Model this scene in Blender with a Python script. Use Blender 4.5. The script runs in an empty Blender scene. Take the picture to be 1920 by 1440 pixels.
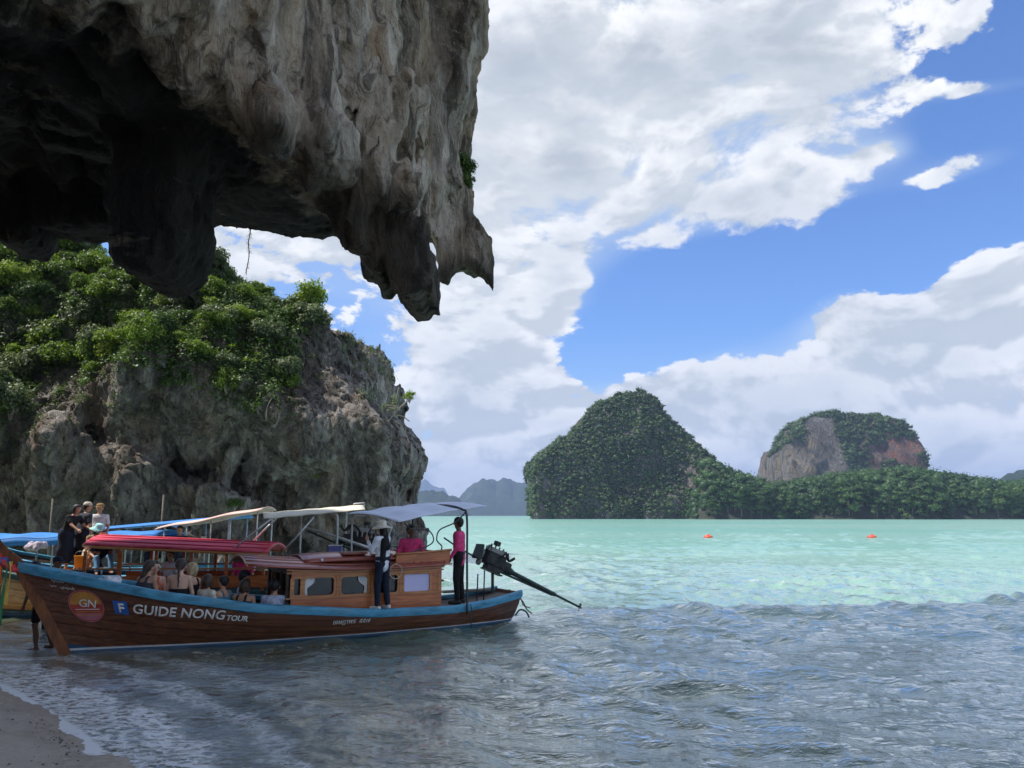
import bpy, bmesh, math, random
import numpy as np
from mathutils import Vector, Matrix, Euler
import openvdb

R = math.radians
random.seed(7)
rng = np.random.default_rng(11)
scene = bpy.context.scene
C = scene.collection

# ------------------------------------------------------------------ camera
CAMZ = 2.3
FPX = 1450.0
PITCH = math.atan((966 - 720) / FPX)
cam_d = bpy.data.cameras.new('camera')
cam_d.sensor_width = 36.0
cam_d.lens = FPX / 1920 * 36.0
cam_d.clip_start = 0.1
cam_d.clip_end = 40000
cam = bpy.data.objects.new('camera', cam_d)
cam.location = (0, 0, CAMZ)
cam.rotation_euler = (math.pi / 2 + PITCH, 0, 0)
C.objects.link(cam)
scene.camera = cam

# ------------------------------------------------------------------ sun, exposure
SUN_EL = R(56)
SUN_AZ_VEC = Vector((-1.0, -0.05, 0)).normalized()       # horizontal direction towards the sun
sun_dir = Vector((SUN_AZ_VEC.x * math.cos(SUN_EL), SUN_AZ_VEC.y * math.cos(SUN_EL), math.sin(SUN_EL)))
sd = bpy.data.lights.new('sun', 'SUN')
sd.energy = 3.4
sd.angle = R(0.5)
sd.color = (1.0, 0.95, 0.87)
sun = bpy.data.objects.new('sun', sd)
sun.rotation_euler = (-sun_dir).to_track_quat('-Z', 'Y').to_euler()
sun.location = (-40, -10, 80)
C.objects.link(sun)
scene.view_settings.view_transform = 'Standard'
scene.view_settings.look = 'None'
scene.view_settings.exposure = 0.85
scene.view_settings.gamma = 1
scene.view_settings.use_curve_mapping = False

# ------------------------------------------------------------------ node helper
class NT:
    def __init__(s, tree):
        s.t = tree; s.n = tree.nodes; s.l = tree.links
        s.n.clear()
    def set(s, sock, v):
        if isinstance(v, bpy.types.NodeSocket): s.l.new(v, sock)
        elif v is not None:
            if isinstance(v, (tuple, list)) and len(v) == 3 and sock.type == 'RGBA': v = (*v, 1)
            sock.default_value = v
    def node(s, typ, **kw):
        n = s.n.new(typ)
        for k, v in kw.items(): setattr(n, k, v)
        return n
    def math(s, op, a, b=None, c=None, clamp=False):
        n = s.node('ShaderNodeMath', operation=op, use_clamp=clamp)
        s.set(n.inputs[0], a)
        if b is not None: s.set(n.inputs[1], b)
        if c is not None: s.set(n.inputs[2], c)
        return n.outputs[0]
    def vmath(s, op, a, b=None, scale=None):
        n = s.node('ShaderNodeVectorMath', operation=op)
        s.set(n.inputs[0], a)
        if b is not None: s.set(n.inputs[1], b)
        if scale is not None: s.set(n.inputs['Scale'], scale)
        return n.outputs['Value'] if op in ('DOT_PRODUCT', 'LENGTH', 'DISTANCE') else n.outputs[0]
    def noise(s, vec, scale=5, detail=4, rough=0.5, dist=0.0, lac=2.0, typ=None, color=False):
        n = s.node('ShaderNodeTexNoise')
        if typ: n.noise_type = typ
        s.set(n.inputs['Vector'], vec); s.set(n.inputs['Scale'], scale); s.set(n.inputs['Detail'], detail)
        s.set(n.inputs['Roughness'], rough); s.set(n.inputs['Distortion'], dist); s.set(n.inputs['Lacunarity'], lac)
        return n.outputs['Color'] if color else n.outputs[0]
    def voro(s, vec, scale=5, feature='F1', rand=1.0, out='Distance'):
        n = s.node('ShaderNodeTexVoronoi', feature=feature)
        s.set(n.inputs['Vector'], vec); s.set(n.inputs['Scale'], scale); s.set(n.inputs['Randomness'], rand)
        return n.outputs[out]
    def ramp(s, fac, stops, interp='LINEAR'):
        n = s.node('ShaderNodeValToRGB'); cr = n.color_ramp; cr.interpolation = interp
        while len(cr.elements) < len(stops): cr.elements.new(0.5)
        for e, (p, c) in zip(cr.elements, stops):
            e.position = p
            e.color = (c, c, c, 1) if isinstance(c, (int, float)) else (*c, 1)
        s.set(n.inputs[0], fac)
        return n.outputs[0]
    def mix(s, fac, a, b, blend='MIX'):
        n = s.node('ShaderNodeMix', data_type='RGBA', blend_type=blend)
        s.set(n.inputs[0], fac); s.set(n.inputs[6], a); s.set(n.inputs[7], b)
        return n.outputs[2]
    def map(s, v, a, b, c=0, d=1, smooth=True):
        n = s.node('ShaderNodeMapRange')
        n.interpolation_type = 'SMOOTHSTEP' if smooth else 'LINEAR'
        n.clamp = True if not smooth else n.clamp
        s.set(n.inputs[0], v)
        for i, x in enumerate((a, b, c, d)): s.set(n.inputs[i + 1], x)
        return n.outputs[0]
    def mapping(s, vec, scale=(1, 1, 1), rot=(0, 0, 0), loc=(0, 0, 0)):
        n = s.node('ShaderNodeMapping')
        s.set(n.inputs[0], vec); n.inputs['Scale'].default_value = scale
        n.inputs['Rotation'].default_value = rot; n.inputs['Location'].default_value = loc
        return n.outputs[0]
    def bump(s, h, strength=0.5, dist=0.1, normal=None):
        n = s.node('ShaderNodeBump')
        s.set(n.inputs['Height'], h); s.set(n.inputs['Strength'], strength); s.set(n.inputs['Distance'], dist)
        if normal is not None: s.set(n.inputs['Normal'], normal)
        return n.outputs[0]

# ------------------------------------------------------------------ world: Nishita sky and a broken cloud deck
world = bpy.data.worlds.new('World'); scene.world = world; world.use_nodes = True
W = NT(world.node_tree)
tc = W.node('ShaderNodeTexCoord').outputs['Generated']
sky = W.node('ShaderNodeTexSky', sky_type='NISHITA')
sky.sun_disc = False
sky.sun_elevation = SUN_EL
sky.sun_rotation = math.atan2(SUN_AZ_VEC.x, SUN_AZ_VEC.y)
sky.altitude = 0; sky.air_density = 1.0; sky.dust_density = 0.6; sky.ozone_density = 2.2
sep = W.node('ShaderNodeSeparateXYZ'); W.set(sep.inputs[0], tc)
dx, dy, dz = sep.outputs
az = W.math('MULTIPLY', W.math('ARCTAN2', dx, dy), 180 / math.pi)
el = W.math('MULTIPLY', W.math('ARCSINE', dz), 180 / math.pi)
def pix_dir(px, py):
    d = Vector(((px - 960) / FPX, (720 - py) / FPX, -1))
    d = cam.rotation_euler.to_matrix() @ d
    return d.normalized()
def pix_azel(px, py):
    d = pix_dir(px, py)
    return math.degrees(math.atan2(d.x, d.y)), math.degrees(math.asin(d.z))
def blob(px, py, rx, ry, w, rot=0, soft=1.0):
    """cloud mass placed by azimuth and elevation (degrees) on the sky dome"""
    a, e = pix_azel(px, py)
    rx = rx / FPX * 57.3; ry = ry / FPX * 57.3
    c, s_ = math.cos(R(rot)), math.sin(R(rot))
    ua = W.math('SUBTRACT', az, a); ue = W.math('SUBTRACT', el, e)
    x = W.math('ADD', W.math('MULTIPLY', ua, c / rx), W.math('MULTIPLY', ue, s_ / rx))
    y = W.math('ADD', W.math('MULTIPLY', ua, -s_ / ry), W.math('MULTIPLY', ue, c / ry))
    q = W.math('ADD', W.math('MULTIPLY', x, x), W.math('MULTIPLY', y, y))
    g = W.math('EXPONENT', W.math('MULTIPLY', q, -1.0 * soft))
    return W.math('MULTIPLY', g, w)
def addall(L):
    r = L[0]
    for q in L[1:]: r = W.math('ADD', r, q)
    return r
# image-right-up rotation is positive
blobs = [
    blob(1150, 120, 430, 330, 0.62), blob(1480, 150, 260, 170, 0.36, 10), blob(1330, 380, 260, 60, 0.30, 4),
    blob(960, 330, 200, 220, 0.36), blob(1040, 560, 130, 75, 0.36, 25), blob(880, 640, 150, 130, 0.34),
    blob(820, 820, 330, 130, 0.44), blob(1180, 780, 190, 70, 0.32), blob(560, 480, 330, 130, 0.30),
    blob(1590, 600, 80, 66, 0.66), blob(1470, 720, 270, 62, 0.40, 4), blob(1800, 650, 190, 90, 0.46, 14), blob(1640, 830, 620, 120, 0.52),
    blob(1880, 520, 120, 85, 0.46, 28), blob(1320, 715, 80, 40, 0.18), blob(1820, 312, 110, 34, 0.72, 8), blob(1650, 285, 45, 18, 0.6), blob(1850, 165, 110, 20, 0.6, -8),
    # clear patches
    blob(1380, 590, 170, 40, -0.35, 6), blob(1850, 230, 110, 60, -0.3),
    blob(1850, 90, 150, 200, -0.55), blob(1215, 560, 120, 90, -0.22), blob(1450, 500, 380, 80, -0.60, 8), blob(1750, 420, 260, 60, -0.45, 6),
    blob(1120, 680, 90, 55, -0.38, 25), blob(1160, 620, 120, 50, -0.30, 25),
    blob(1240, 560, 130, 90, -0.30, 20), blob(1205, 668, 70, 45, -0.34), blob(1720, 500, 90, 45, -0.45, 35),
]
inview = blob(1000, 560, 1250, 700, 1.0)
mask = W.math('ADD', addall(blobs), W.math('MULTIPLY', W.math('SUBTRACT', 1.0, inview), 0.24))  # extra cloud added outside the view to make the shade brighter and whiter
# noise domain: the view direction stretched so that clouds flatten towards the horizon
def dens(off, fine=True):
    v = W.vmath('ADD', W.mapping(tc, (1.0, 1.0, 1.75)), off)
    n1 = W.noise(v, 3.6, 8 if fine else 5, 0.66 if fine else 0.6, 0.25)
    wv = W.vmath('ADD', v, W.vmath('SCALE', W.noise(v, 9, 2, 0.5, color=True), scale=0.12))
    b = W.voro(wv, 10.0, 'F1')
    puff = W.math('MULTIPLY', W.math('SUBTRACT', 0.45, b), 0.82)
    if fine:
        b2 = W.voro(wv, 34.0, 'F1')
        puff = W.math('ADD', puff, W.math('MULTIPLY', W.math('SUBTRACT', 0.45, b2), 0.22))
    else:
        puff = W.math('ADD', puff, 0.0)
    return W.math('ADD', W.math('MULTIPLY', W.math('SUBTRACT', n1, 0.5), 3.3), puff)
base = -0.02
mask = W.math('MULTIPLY', mask, 1.12)
d0 = W.math('ADD', W.math('ADD', dens((0, 0, 0)), mask), base)
d1 = W.math('ADD', W.math('ADD', dens((sun_dir.x * 0.022, -0.004, 0.034), False), mask), base)
sf = blob(1150, 230, 480, 260, 1.0)
cov = W.map(d0, W.math('SUBTRACT', 0.18, W.math('MULTIPLY', sf, 0.12)), W.math('ADD', 0.29, W.math('MULTIPLY', sf, 0.30)))
lit = W.map(W.math('SUBTRACT', d0, d1), -0.22, 0.16)
thick = W.map(d0, 0.45, 1.35)
hi = W.map(el, 12, 26)                               # the high cloud sheet is greyer and softer than the cumulus below
shadecol = W.mix(hi, (3.6, 4.0, 4.35), (2.8, 3.1, 3.5))
grey = W.map(W.noise(W.mapping(tc, (1, 1, 1.8), loc=(4, 2, 7)), 5.0, 6, 0.6, 0.3), 0.38, 0.62)
bright = W.mix(W.math('MULTIPLY', grey, W.map(el, 12, 24, 0.35, 0.85)), (6.3, 6.32, 6.35), (4.1, 4.35, 4.75))
c = W.mix(W.math('MULTIPLY', thick, W.map(el, 10, 26, 0.6, 0.9)), bright, shadecol)
c = W.mix(W.math('MULTIPLY', W.math('SUBTRACT', 1.0, lit), W.map(el, 10, 24, 0.72, 0.60)), c, (2.75, 3.15, 3.55))
skyc = W.mix(1.0, sky.outputs[0], (0.52, 0.76, 1.12), 'MULTIPLY')
skyc = W.mix(W.map(el, 0.0, 14.0, 0.6, 0.0), skyc, (3.3, 4.4, 5.5))
veil = W.math('MULTIPLY', W.map(W.math('ADD', mask, W.noise(W.mapping(tc, (1, 1, 2.5)), 2.5, 6, 0.6)), 0.45, 1.3), 0.55)
col = W.mix(veil, skyc, (3.7, 4.5, 5.4))
col = W.mix(W.math('MULTIPLY', cov, 0.97), col, c)
bg = W.node('ShaderNodeBackground'); W.set(bg.inputs[0], col); bg.inputs[1].default_value = 0.1
wo = W.node('ShaderNodeOutputWorld'); W.l.new(bg.outputs[0], wo.inputs[0])
world.cycles.sampling_method = 'MANUAL'
world.cycles.sample_map_resolution = 1024

# ------------------------------------------------------------------ geometry helpers
def at(px, py, Y):
    d = pix_dir(px, py); t = Y / d.y
    return Vector((d.x * t, Y, CAMZ + d.z * t))
def ground(px, py, z=0.0):
    d = pix_dir(px, py); t = (z - CAMZ) / d.z
    return Vector((d.x * t, d.y * t, z))
def proj(p):
    q = cam.rotation_euler.to_matrix().transposed() @ (Vector(p) - Vector((0, 0, CAMZ)))
    return (960 + FPX * q.x / -q.z, 720 - FPX * q.y / -q.z)

def tag(o, label=None, cat=None, group=None, kind=None):
    if label: o['label'] = label
    if cat: o['category'] = cat
    if group: o['group'] = group
    if kind: o['kind'] = kind
    return o
def mesh_np(name, verts, faces_flat, sizes, mat=None, smooth=False, parent=None, link=True):
    me = bpy.data.meshes.new(name)
    verts = np.asarray(verts, np.float32); ff = np.asarray(faces_flat, np.int32).ravel(); sz = np.asarray(sizes, np.int32)
    me.vertices.add(len(verts)); me.vertices.foreach_set('co', verts.ravel())
    me.loops.add(len(ff)); me.loops.foreach_set('vertex_index', ff)
    me.polygons.add(len(sz))
    st = np.zeros(len(sz), np.int32); st[1:] = np.cumsum(sz)[:-1]
    me.polygons.foreach_set('loop_start', st)
    me.update(calc_edges=True)
    if smooth: me.polygons.foreach_set('use_smooth', np.ones(len(sz), bool))
    if mat: me.materials.append(mat)
    o = bpy.data.objects.new(name, me)
    if link: C.objects.link(o)
    if parent: o.parent = parent
    return o
def quads(name, verts, q, mat=None, smooth=False, parent=None, link=True):
    q = np.asarray(q, np.int32)
    return mesh_np(name, verts, q, np.full(len(q), q.shape[1], np.int32), mat, smooth, parent, link)
def empty(name, loc=(0, 0, 0), rz=0):
    o = bpy.data.objects.new(name, None); o.location = loc; o.rotation_euler = (0, 0, rz)
    o.empty_display_size = 0.2
    C.objects.link(o); return o

# numpy gradient noise
_perm = np.random.default_rng(5).permutation(256).astype(np.int32)
_perm = np.concatenate([_perm, _perm, _perm])
_g = np.random.default_rng(6).normal(size=(256, 3)); _g /= np.linalg.norm(_g, axis=1)[:, None]; _g = _g.astype(np.float32)
def pn(x, y, z):
    x = np.asarray(x, np.float32); y = np.asarray(y, np.float32); z = np.asarray(z, np.float32)
    x, y, z = np.broadcast_arrays(x, y, z)
    xi = np.floor(x).astype(np.int32); yi = np.floor(y).astype(np.int32); zi = np.floor(z).astype(np.int32)
    xf = x - xi; yf = y - yi; zf = z - zi
    xi &= 255; yi &= 255; zi &= 255
    u = xf * xf * xf * (xf * (xf * 6 - 15) + 10); v = yf * yf * yf * (yf * (yf * 6 - 15) + 10); w = zf * zf * zf * (zf * (zf * 6 - 15) + 10)
    out = 0
    for i in (0, 1):
        wx = u if i else 1 - u
        for j in (0, 1):
            wy = v if j else 1 - v
            pij = _perm[_perm[xi + i] + yi + j]
            for k in (0, 1):
                h = _perm[pij + zi + k] & 255
                g = _g[h]
                out = out + wx * wy * (w if k else 1 - w) * (g[..., 0] * (xf - i) + g[..., 1] * (yf - j) + g[..., 2] * (zf - k))
    return out * 1.6
def fbm(x, y, z, oct=4, gain=0.5, lac=2.03):
    a = 1; s = 0
    for o in range(oct):
        s = s + a * pn(x + o * 17.3, y - o * 9.1, z + o * 5.7); a *= gain; x = x * lac; y = y * lac; z = z * lac
    return s
def ridged(x, y, z, oct=4, gain=0.5, lac=2.07):
    a = 1; s = 0
    for o in range(oct):
        s = s + a * (0.5 - 2 * np.abs(pn(x + o * 7.3, y + o * 3.1, z - o * 11.7))); a *= gain; x = x * lac; y = y * lac; z = z * lac
    return s
def poly_sdf(px, py, P):
    """signed distance to the polygon P (negative inside) for broadcast arrays px, py"""
    P = np.asarray(P, np.float32); n = len(P)
    d = np.full(np.broadcast(px, py).shape, 1e9, np.float32); s = np.ones_like(d)
    j = n - 1
    for i in range(n):
        ex, ey = P[j] - P[i]; wx = px - P[i][0]; wy = py - P[i][1]
        t = np.clip((wx * ex + wy * ey) / max(ex * ex + ey * ey, 1e-9), 0, 1)
        bx = wx - ex * t; by = wy - ey * t
        d = np.minimum(d, bx * bx + by * by)
        c1 = py >= P[i][1]; c2 = py < P[j][1]; c3 = ex * wy > ey * wx
        flip = (c1 & c2 & c3) | (~c1 & ~c2 & ~c3)
        s = np.where(flip, -s, s); j = i
    return s * np.sqrt(d)
def smin(a, b, k):
    h = np.clip(0.5 + 0.5 * (b - a) / k, 0, 1)
    return b * (1 - h) + a * h - k * h * (1 - h)
def smax(a, b, k): return -smin(-a, -b, k)
def iso_mesh(name, lo, hi, res, base_fn, noise_fn=None, band=1.2, mat=None, parent=None, cap=True, post=None, drop=False):
    xs = np.arange(lo[0], hi[0] + res, res, dtype=np.float32); ys = np.arange(lo[1], hi[1] + res, res, dtype=np.float32); zs = np.arange(lo[2], hi[2] + res, res, dtype=np.float32)
    D = base_fn(xs[:, None, None], ys[None, :, None], zs[None, None, :])
    D = np.ascontiguousarray(np.broadcast_to(D, (len(xs), len(ys), len(zs))), dtype=np.float32).copy()
    if noise_fn:
        i, j, k = np.nonzero(np.abs(D) < band)
        D[i, j, k] += noise_fn(xs[i], ys[j], zs[k])
    D = np.clip(D, -3 * res, 3 * res)
    if cap:
        for ax in range(3):
            sl = [slice(None)] * 3
            for e in (0, -1):
                sl[ax] = e; D[tuple(sl)] = 3 * res
    g = openvdb.FloatGrid(background=float(3 * res))
    g.copyFromArray(D)
    pts, tris, qs = g.convertToPolygons(isovalue=0.0, adaptivity=0.0)
    pts = np.asarray(pts, np.float32) * res + np.array([xs[0], ys[0], zs[0]], np.float32)
    qs = np.asarray(qs, np.int32); tris = np.asarray(tris, np.int32)
    if drop and len(qs):
        # keep only the largest connected body
        E_ = np.concatenate([qs[:, [0, 1]], qs[:, [1, 2]], qs[:, [2, 3]]]); lab = np.arange(len(pts))
        for _ in range(200):
            m = np.minimum(lab[E_[:, 0]], lab[E_[:, 1]]); old = lab.copy()
            np.minimum.at(lab, E_[:, 0], m); np.minimum.at(lab, E_[:, 1], m); lab = lab[lab]; lab = lab[lab]
            if (lab == old).all(): break
        big = np.bincount(lab).argmax(); qs = qs[lab[qs[:, 0]] == big]
        if len(tris): tris = tris[lab[tris[:, 0]] == big]
        used = np.unique(np.concatenate([qs.ravel(), tris.ravel()]).astype(np.int64)); mp = np.zeros(len(pts), np.int64); mp[used] = np.arange(len(used)); pts = pts[used]; qs = mp[qs]; tris = mp[tris] if len(tris) else tris
    if post is not None: pts = post(pts)
    if len(tris):
        ff = np.concatenate([qs.ravel(), tris.ravel()]); sz = np.concatenate([np.full(len(qs), 4), np.full(len(tris), 3)])
    else: ff = qs.ravel(); sz = np.full(len(qs), 4)
    return mesh_np(name, pts, ff, sz, mat, True, parent), pts
# ------------------------------------------------------------------ materials
def new_mat(name):
    m = bpy.data.materials.new(name); m.use_nodes = True
    return m, NT(m.node_tree)
def finish(N, bsdf, disp=None):
    o = N.node('ShaderNodeOutputMaterial'); N.l.new(bsdf, o.inputs[0])
def principled(N, col, rough=0.6, metal=0.0, normal=None, spec=0.5, **kw):
    b = N.node('ShaderNodeBsdfPrincipled')
    N.set(b.inputs['Base Color'], col); N.set(b.inputs['Roughness'], rough); N.set(b.inputs['Metallic'], metal)
    N.set(b.inputs['Specular IOR Level'], spec)
    if normal is not None: N.set(b.inputs['Normal'], normal)
    for k, v in kw.items(): N.set(b.inputs[k], v)
    return b.outputs[0]
def paint(name, col, rough=0.5, var=0.25, scale=6, metal=0.0, spec=0.5, bump=0.1, dirt=None, stretch=(1, 1, 1)):
    """painted / plain surface with uneven tone, fine relief and worn patches"""
    m, N = new_mat(name)
    oc = N.mapping(N.node('ShaderNodeTexCoord').outputs['Object'], stretch)
    n = N.noise(oc, scale, 5, 0.6)
    c = N.mix(N.map(n, 0.3, 0.7), tuple(x * (1 - var) for x in col), tuple(min(1, x * (1 + var)) for x in col))
    if dirt:
        c = N.mix(N.math('MULTIPLY', N.map(N.noise(oc, scale * 0.5, 6, 0.7), 0.52, 0.72), 0.7), c, dirt)
    n2 = N.noise(oc, scale * 6, 3, 0.5)
    finish(N, principled(N, c, N.map(n, 0.2, 0.8, max(0.03, rough - 0.1), rough + 0.12), metal, N.bump(n2, bump, 0.01), spec))
    return m
def rockmat(name, dark, mid, light, tan, vs=0.35, scale=1.0, tanamt=0.5, darkamt=0.5, bumpd=0.12, stain=None, zone=None):
    m, N = new_mat(name)
    oc = N.node('ShaderNodeTexCoord').outputs['Object']
    wob = N.vmath('ADD', oc, N.vmath('SCALE', N.noise(oc, 0.35 * scale, 3, 0.5, color=True), scale=1.6 / scale))
    st = N.mapping(wob, (1, 1, vs))
    a = N.noise(st, 1.1 * scale, 8, 0.62)
    b = N.noise(N.mapping(wob, (1, 1, vs * 0.45), loc=(3, 7, 1)), 0.8 * scale, 5, 0.6)
    cbig = N.noise(N.mapping(oc, (1, 1, 0.6), loc=(9, 2, 5)), 0.22 * scale, 4, 0.55)
    fine = N.noise(oc, 9 * scale, 6, 0.7)
    col = N.ramp(a, [(0.28, dark), (0.48, mid), (0.66, light)])
    col = N.mix(N.math('MULTIPLY', N.map(b, 0.48, 0.62), tanamt), col, tan)
    col = N.mix(N.math('MULTIPLY', N.map(cbig, 0.5, 0.66), darkamt), col, dark)
    streak = N.noise(N.mapping(wob, (2.2, 2.2, 0.12)), 1.3 * scale, 4, 0.6)
    col = N.mix(N.math('MULTIPLY', N.map(streak, 0.52, 0.62), 1.2 * darkamt), col, tuple(x * 0.8 for x in dark))
    col = N.mix(N.math('MULTIPLY', N.map(fine, 0.55, 0.7), 0.35), col, light)
    col = N.mix(N.math('MULTIPLY', N.map(fine, 0.45, 0.3), 0.45), col, dark)
    st2 = N.noise(N.mapping(wob, (1.5, 1.5, 0.16), loc=(1, 8, 3)), 1.0 * scale, 5, 0.6)
    col = N.mix(N.math('MULTIPLY', N.map(st2, 0.54, 0.66), 0.42), col, tuple(min(0.75, x * 1.12) for x in light))
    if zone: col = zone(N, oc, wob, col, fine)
    v = N.voro(N.mapping(wob, (1, 1, 0.5)), 2.2 * scale, 'DISTANCE_TO_EDGE')
    crack = N.map(v, 0.0, 0.06)
    h = N.math('ADD', N.math('MULTIPLY', a, 1.6), N.math('MULTIPLY', N.noise(st, 4.5 * scale, 8, 0.68), 0.9))
    h = N.math('ADD', h, N.math('MULTIPLY', crack, 0.06))
    h = N.math('ADD', h, N.math('MULTIPLY', fine, 0.35))
    pit = N.voro(N.mapping(wob, (1, 1, 0.6)), 7.0 * scale, 'F1')
    h = N.math('ADD', h, N.math('MULTIPLY', N.map(pit, 0.0, 0.35), 0.2))
    rg = N.math('ABSOLUTE', N.math('SUBTRACT', N.noise(N.mapping(wob, (1, 1, vs * 0.7)), 3.2 * scale, 6, 0.6), 0.5))
    h = N.math('SUBTRACT', h, N.math('MULTIPLY', N.map(rg, 0.0, 0.06, 1, 0), 0.2))
    col = N.mix(N.math('MULTIPLY', N.map(rg, 0.0, 0.03, 1, 0), 0.18), col, tuple(x * 0.7 for x in dark))
    finish(N, principled(N, col, 0.88, 0, N.bump(h, 1.0, 1.6 * bumpd / scale), 0.25))
    return m
def leafmat(name, c1, c2, c3=None, trans=0.35, patch=0.045):
    m, N = new_mat(name)
    oi = N.node('ShaderNodeObjectInfo').outputs['Random']
    at_ = N.node('ShaderNodeAttribute', attribute_name='tone').outputs['Fac']
    oc = N.node('ShaderNodeTexCoord').outputs['Object']
    big = N.map(N.noise(oc, patch, 3, 0.6), 0.35, 0.65)
    r = N.math('ADD', N.math('MULTIPLY', oi, 0.35), N.math('ADD', N.math('MULTIPLY', at_, 0.40), N.math('MULTIPLY', big, 0.25)))
    col = N.ramp(r, [(0.1, c1), (0.6, c2), (0.95, c3 or c2)])
    g = N.node('ShaderNodeBsdfPrincipled'); N.set(g.inputs['Base Color'], col); g.inputs['Roughness'].default_value = 0.5
    g.inputs['Specular IOR Level'].default_value = 0.35
    t = N.node('ShaderNodeBsdfTranslucent'); N.set(t.inputs[0], N.mix(1.0, col, (1.15, 1.25, 0.55), 'MULTIPLY'))
    mx = N.node('ShaderNodeMixShader'); mx.inputs[0].default_value = trans
    N.l.new(g.outputs[0], mx.inputs[1]); N.l.new(t.outputs[0], mx.inputs[2])
    finish(N, mx.outputs[0]); return m
def woodmat(name, col, dark, rough=0.35, scale=1.0, axis=0, coat=0.3):
    m, N = new_mat(name)
    oc = N.node('ShaderNodeTexCoord').outputs['Object']
    sc = [7.0, 7.0, 7.0]; sc[axis] = 0.5
    g = N.noise(N.mapping(oc, tuple(s * scale for s in sc)), 3, 6, 0.65, 0.6)
    big = N.noise(N.mapping(oc, (0.6, 2, 2)), 1.2, 3, 0.5)
    c = N.mix(N.map(g, 0.35, 0.65), dark, col)
    c = N.mix(N.math('MULTIPLY', N.map(big, 0.45, 0.7), 0.5), c, dark)
    finish(N, principled(N, c, N.map(g, 0.3, 0.7, rough + 0.15, rough), 0, N.bump(g, 0.25, 0.01), 0.5, **{'Coat Weight': coat, 'Coat Roughness': 0.15}))
    return m
# ------------------------------------------------------------------ overhanging cliff (the massif shades the beach and the near water)
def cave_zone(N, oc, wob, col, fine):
    # shade under the overhang, painted near black into the inner rock and hanging tips
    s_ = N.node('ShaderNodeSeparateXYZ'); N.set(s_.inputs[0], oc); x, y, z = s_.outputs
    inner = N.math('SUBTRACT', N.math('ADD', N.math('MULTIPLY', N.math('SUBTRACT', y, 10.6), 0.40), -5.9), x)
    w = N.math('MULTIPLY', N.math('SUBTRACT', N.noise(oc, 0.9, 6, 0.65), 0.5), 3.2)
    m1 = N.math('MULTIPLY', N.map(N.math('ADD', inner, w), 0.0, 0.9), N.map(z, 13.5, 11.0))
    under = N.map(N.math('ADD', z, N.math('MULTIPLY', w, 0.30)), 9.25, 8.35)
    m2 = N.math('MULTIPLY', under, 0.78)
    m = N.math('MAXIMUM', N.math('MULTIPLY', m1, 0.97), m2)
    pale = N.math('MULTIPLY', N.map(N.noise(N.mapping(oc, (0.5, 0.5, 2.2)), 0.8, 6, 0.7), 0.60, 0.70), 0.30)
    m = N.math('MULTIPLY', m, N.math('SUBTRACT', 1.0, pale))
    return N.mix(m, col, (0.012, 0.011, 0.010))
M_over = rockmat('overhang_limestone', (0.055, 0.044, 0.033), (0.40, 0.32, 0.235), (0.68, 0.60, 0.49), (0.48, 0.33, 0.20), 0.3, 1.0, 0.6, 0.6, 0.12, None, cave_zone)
M_head = rockmat('headland_limestone', (0.045, 0.040, 0.036), (0.235, 0.21, 0.185), (0.52, 0.48, 0.43), (0.34, 0.225, 0.14), 0.6, 0.8, 0.4, 0.35, 0.16)
foot = [(-1.2, 20.3), (-3.2, 16.0), (-5.2, 10.6), (-5.6, 4), (-4.5, -3), (-7, -11), (-20, -16), (-70, -20), (-70, 8.0), (-30, 14.2), (-13, 17.0), (-9, 18.2), (-3, 20.2)]
def W2(pts, Y): return [(lambda v: (v.x, v.z))(at(a, b, Y)) for a, b in pts]
Pcol = W2([(630, 250), (652, 410), (664, 470), (684, 516), (710, 524), (717, 552), (731, 552), (742, 538), (756, 572), (775, 590), (798, 592), (808, 578), (822, 584), (820, 540), (808, 495), (790, 440), (798, 380), (800, 250)], 17.6)
Pcol2 = W2([(690, 200), (700, 165), (725, 160), (755, 190), (762, 260), (750, 340), (770, 400), (745, 430), (715, 380), (695, 300)], 16.0)
Pfin = W2([(780, 250), (845, 300), (862, 340), (888, 388), (918, 444), (927, 490), (935, 560), (922, 556), (908, 536), (893, 522), (876, 514), (852, 514), (838, 530), (822, 530), (818, 485), (806, 440), (780, 400)], 19.6)
Pedge = W2([(690, -420), (690, 330), (800, 400), (868, 360), (850, 300), (849, 262), (858, 225), (876, 190), (880, 130), (897, 95), (906, 50), (908, -50), (915, -420)], 19.3)
Plip = W2([(385, 100), (395, 300), (400, 335), (430, 300), (470, 285), (520, 315), (560, 325), (600, 330), (640, 300), (640, 100)], 14.6)
Pback = W2([(370, 250), (380, 400), (396, 418), (440, 402), (500, 412), (560, 418), (600, 430), (622, 414), (645, 405), (700, 400), (700, 250)], 18.6)
Plobe = W2([(250, 300), (252, 430), (256, 470), (250, 505), (268, 530), (300, 545), (340, 540), (366, 512), (384, 474), (390, 430), (384, 380), (400, 300)], 14.5)
Pbump = W2([(10, 380), (22, 455), (40, 478), (70, 482), (94, 470), (97, 440), (180, 446), (240, 440), (240, 380)], 18.0)
Pst = W2([(408, 215), (420, 205), (440, 225), (441, 290), (448, 320), (446, 345), (432, 354), (416, 335), (411, 290)], 12.1)
Pb1 = W2([(560, 230), (610, 215), (648, 255), (650, 300), (632, 325), (600, 338), (572, 318), (556, 280)], 14.0)
Pb2 = W2([(470, 200), (520, 190), (545, 230), (540, 285), (510, 300), (480, 285), (464, 240)], 13.0)
Pt1 = W2([(366, 120), (376, 110), (384, 150), (380, 185), (372, 192), (367, 160)], 11.6)
Pt2 = W2([(575, 325), (600, 325), (596, 352), (584, 368), (576, 350)], 14.0)
Pc3 = W2([(735, 330), (770, 320), (782, 360), (776, 405), (755, 425), (738, 400)], 15.9)
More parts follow.
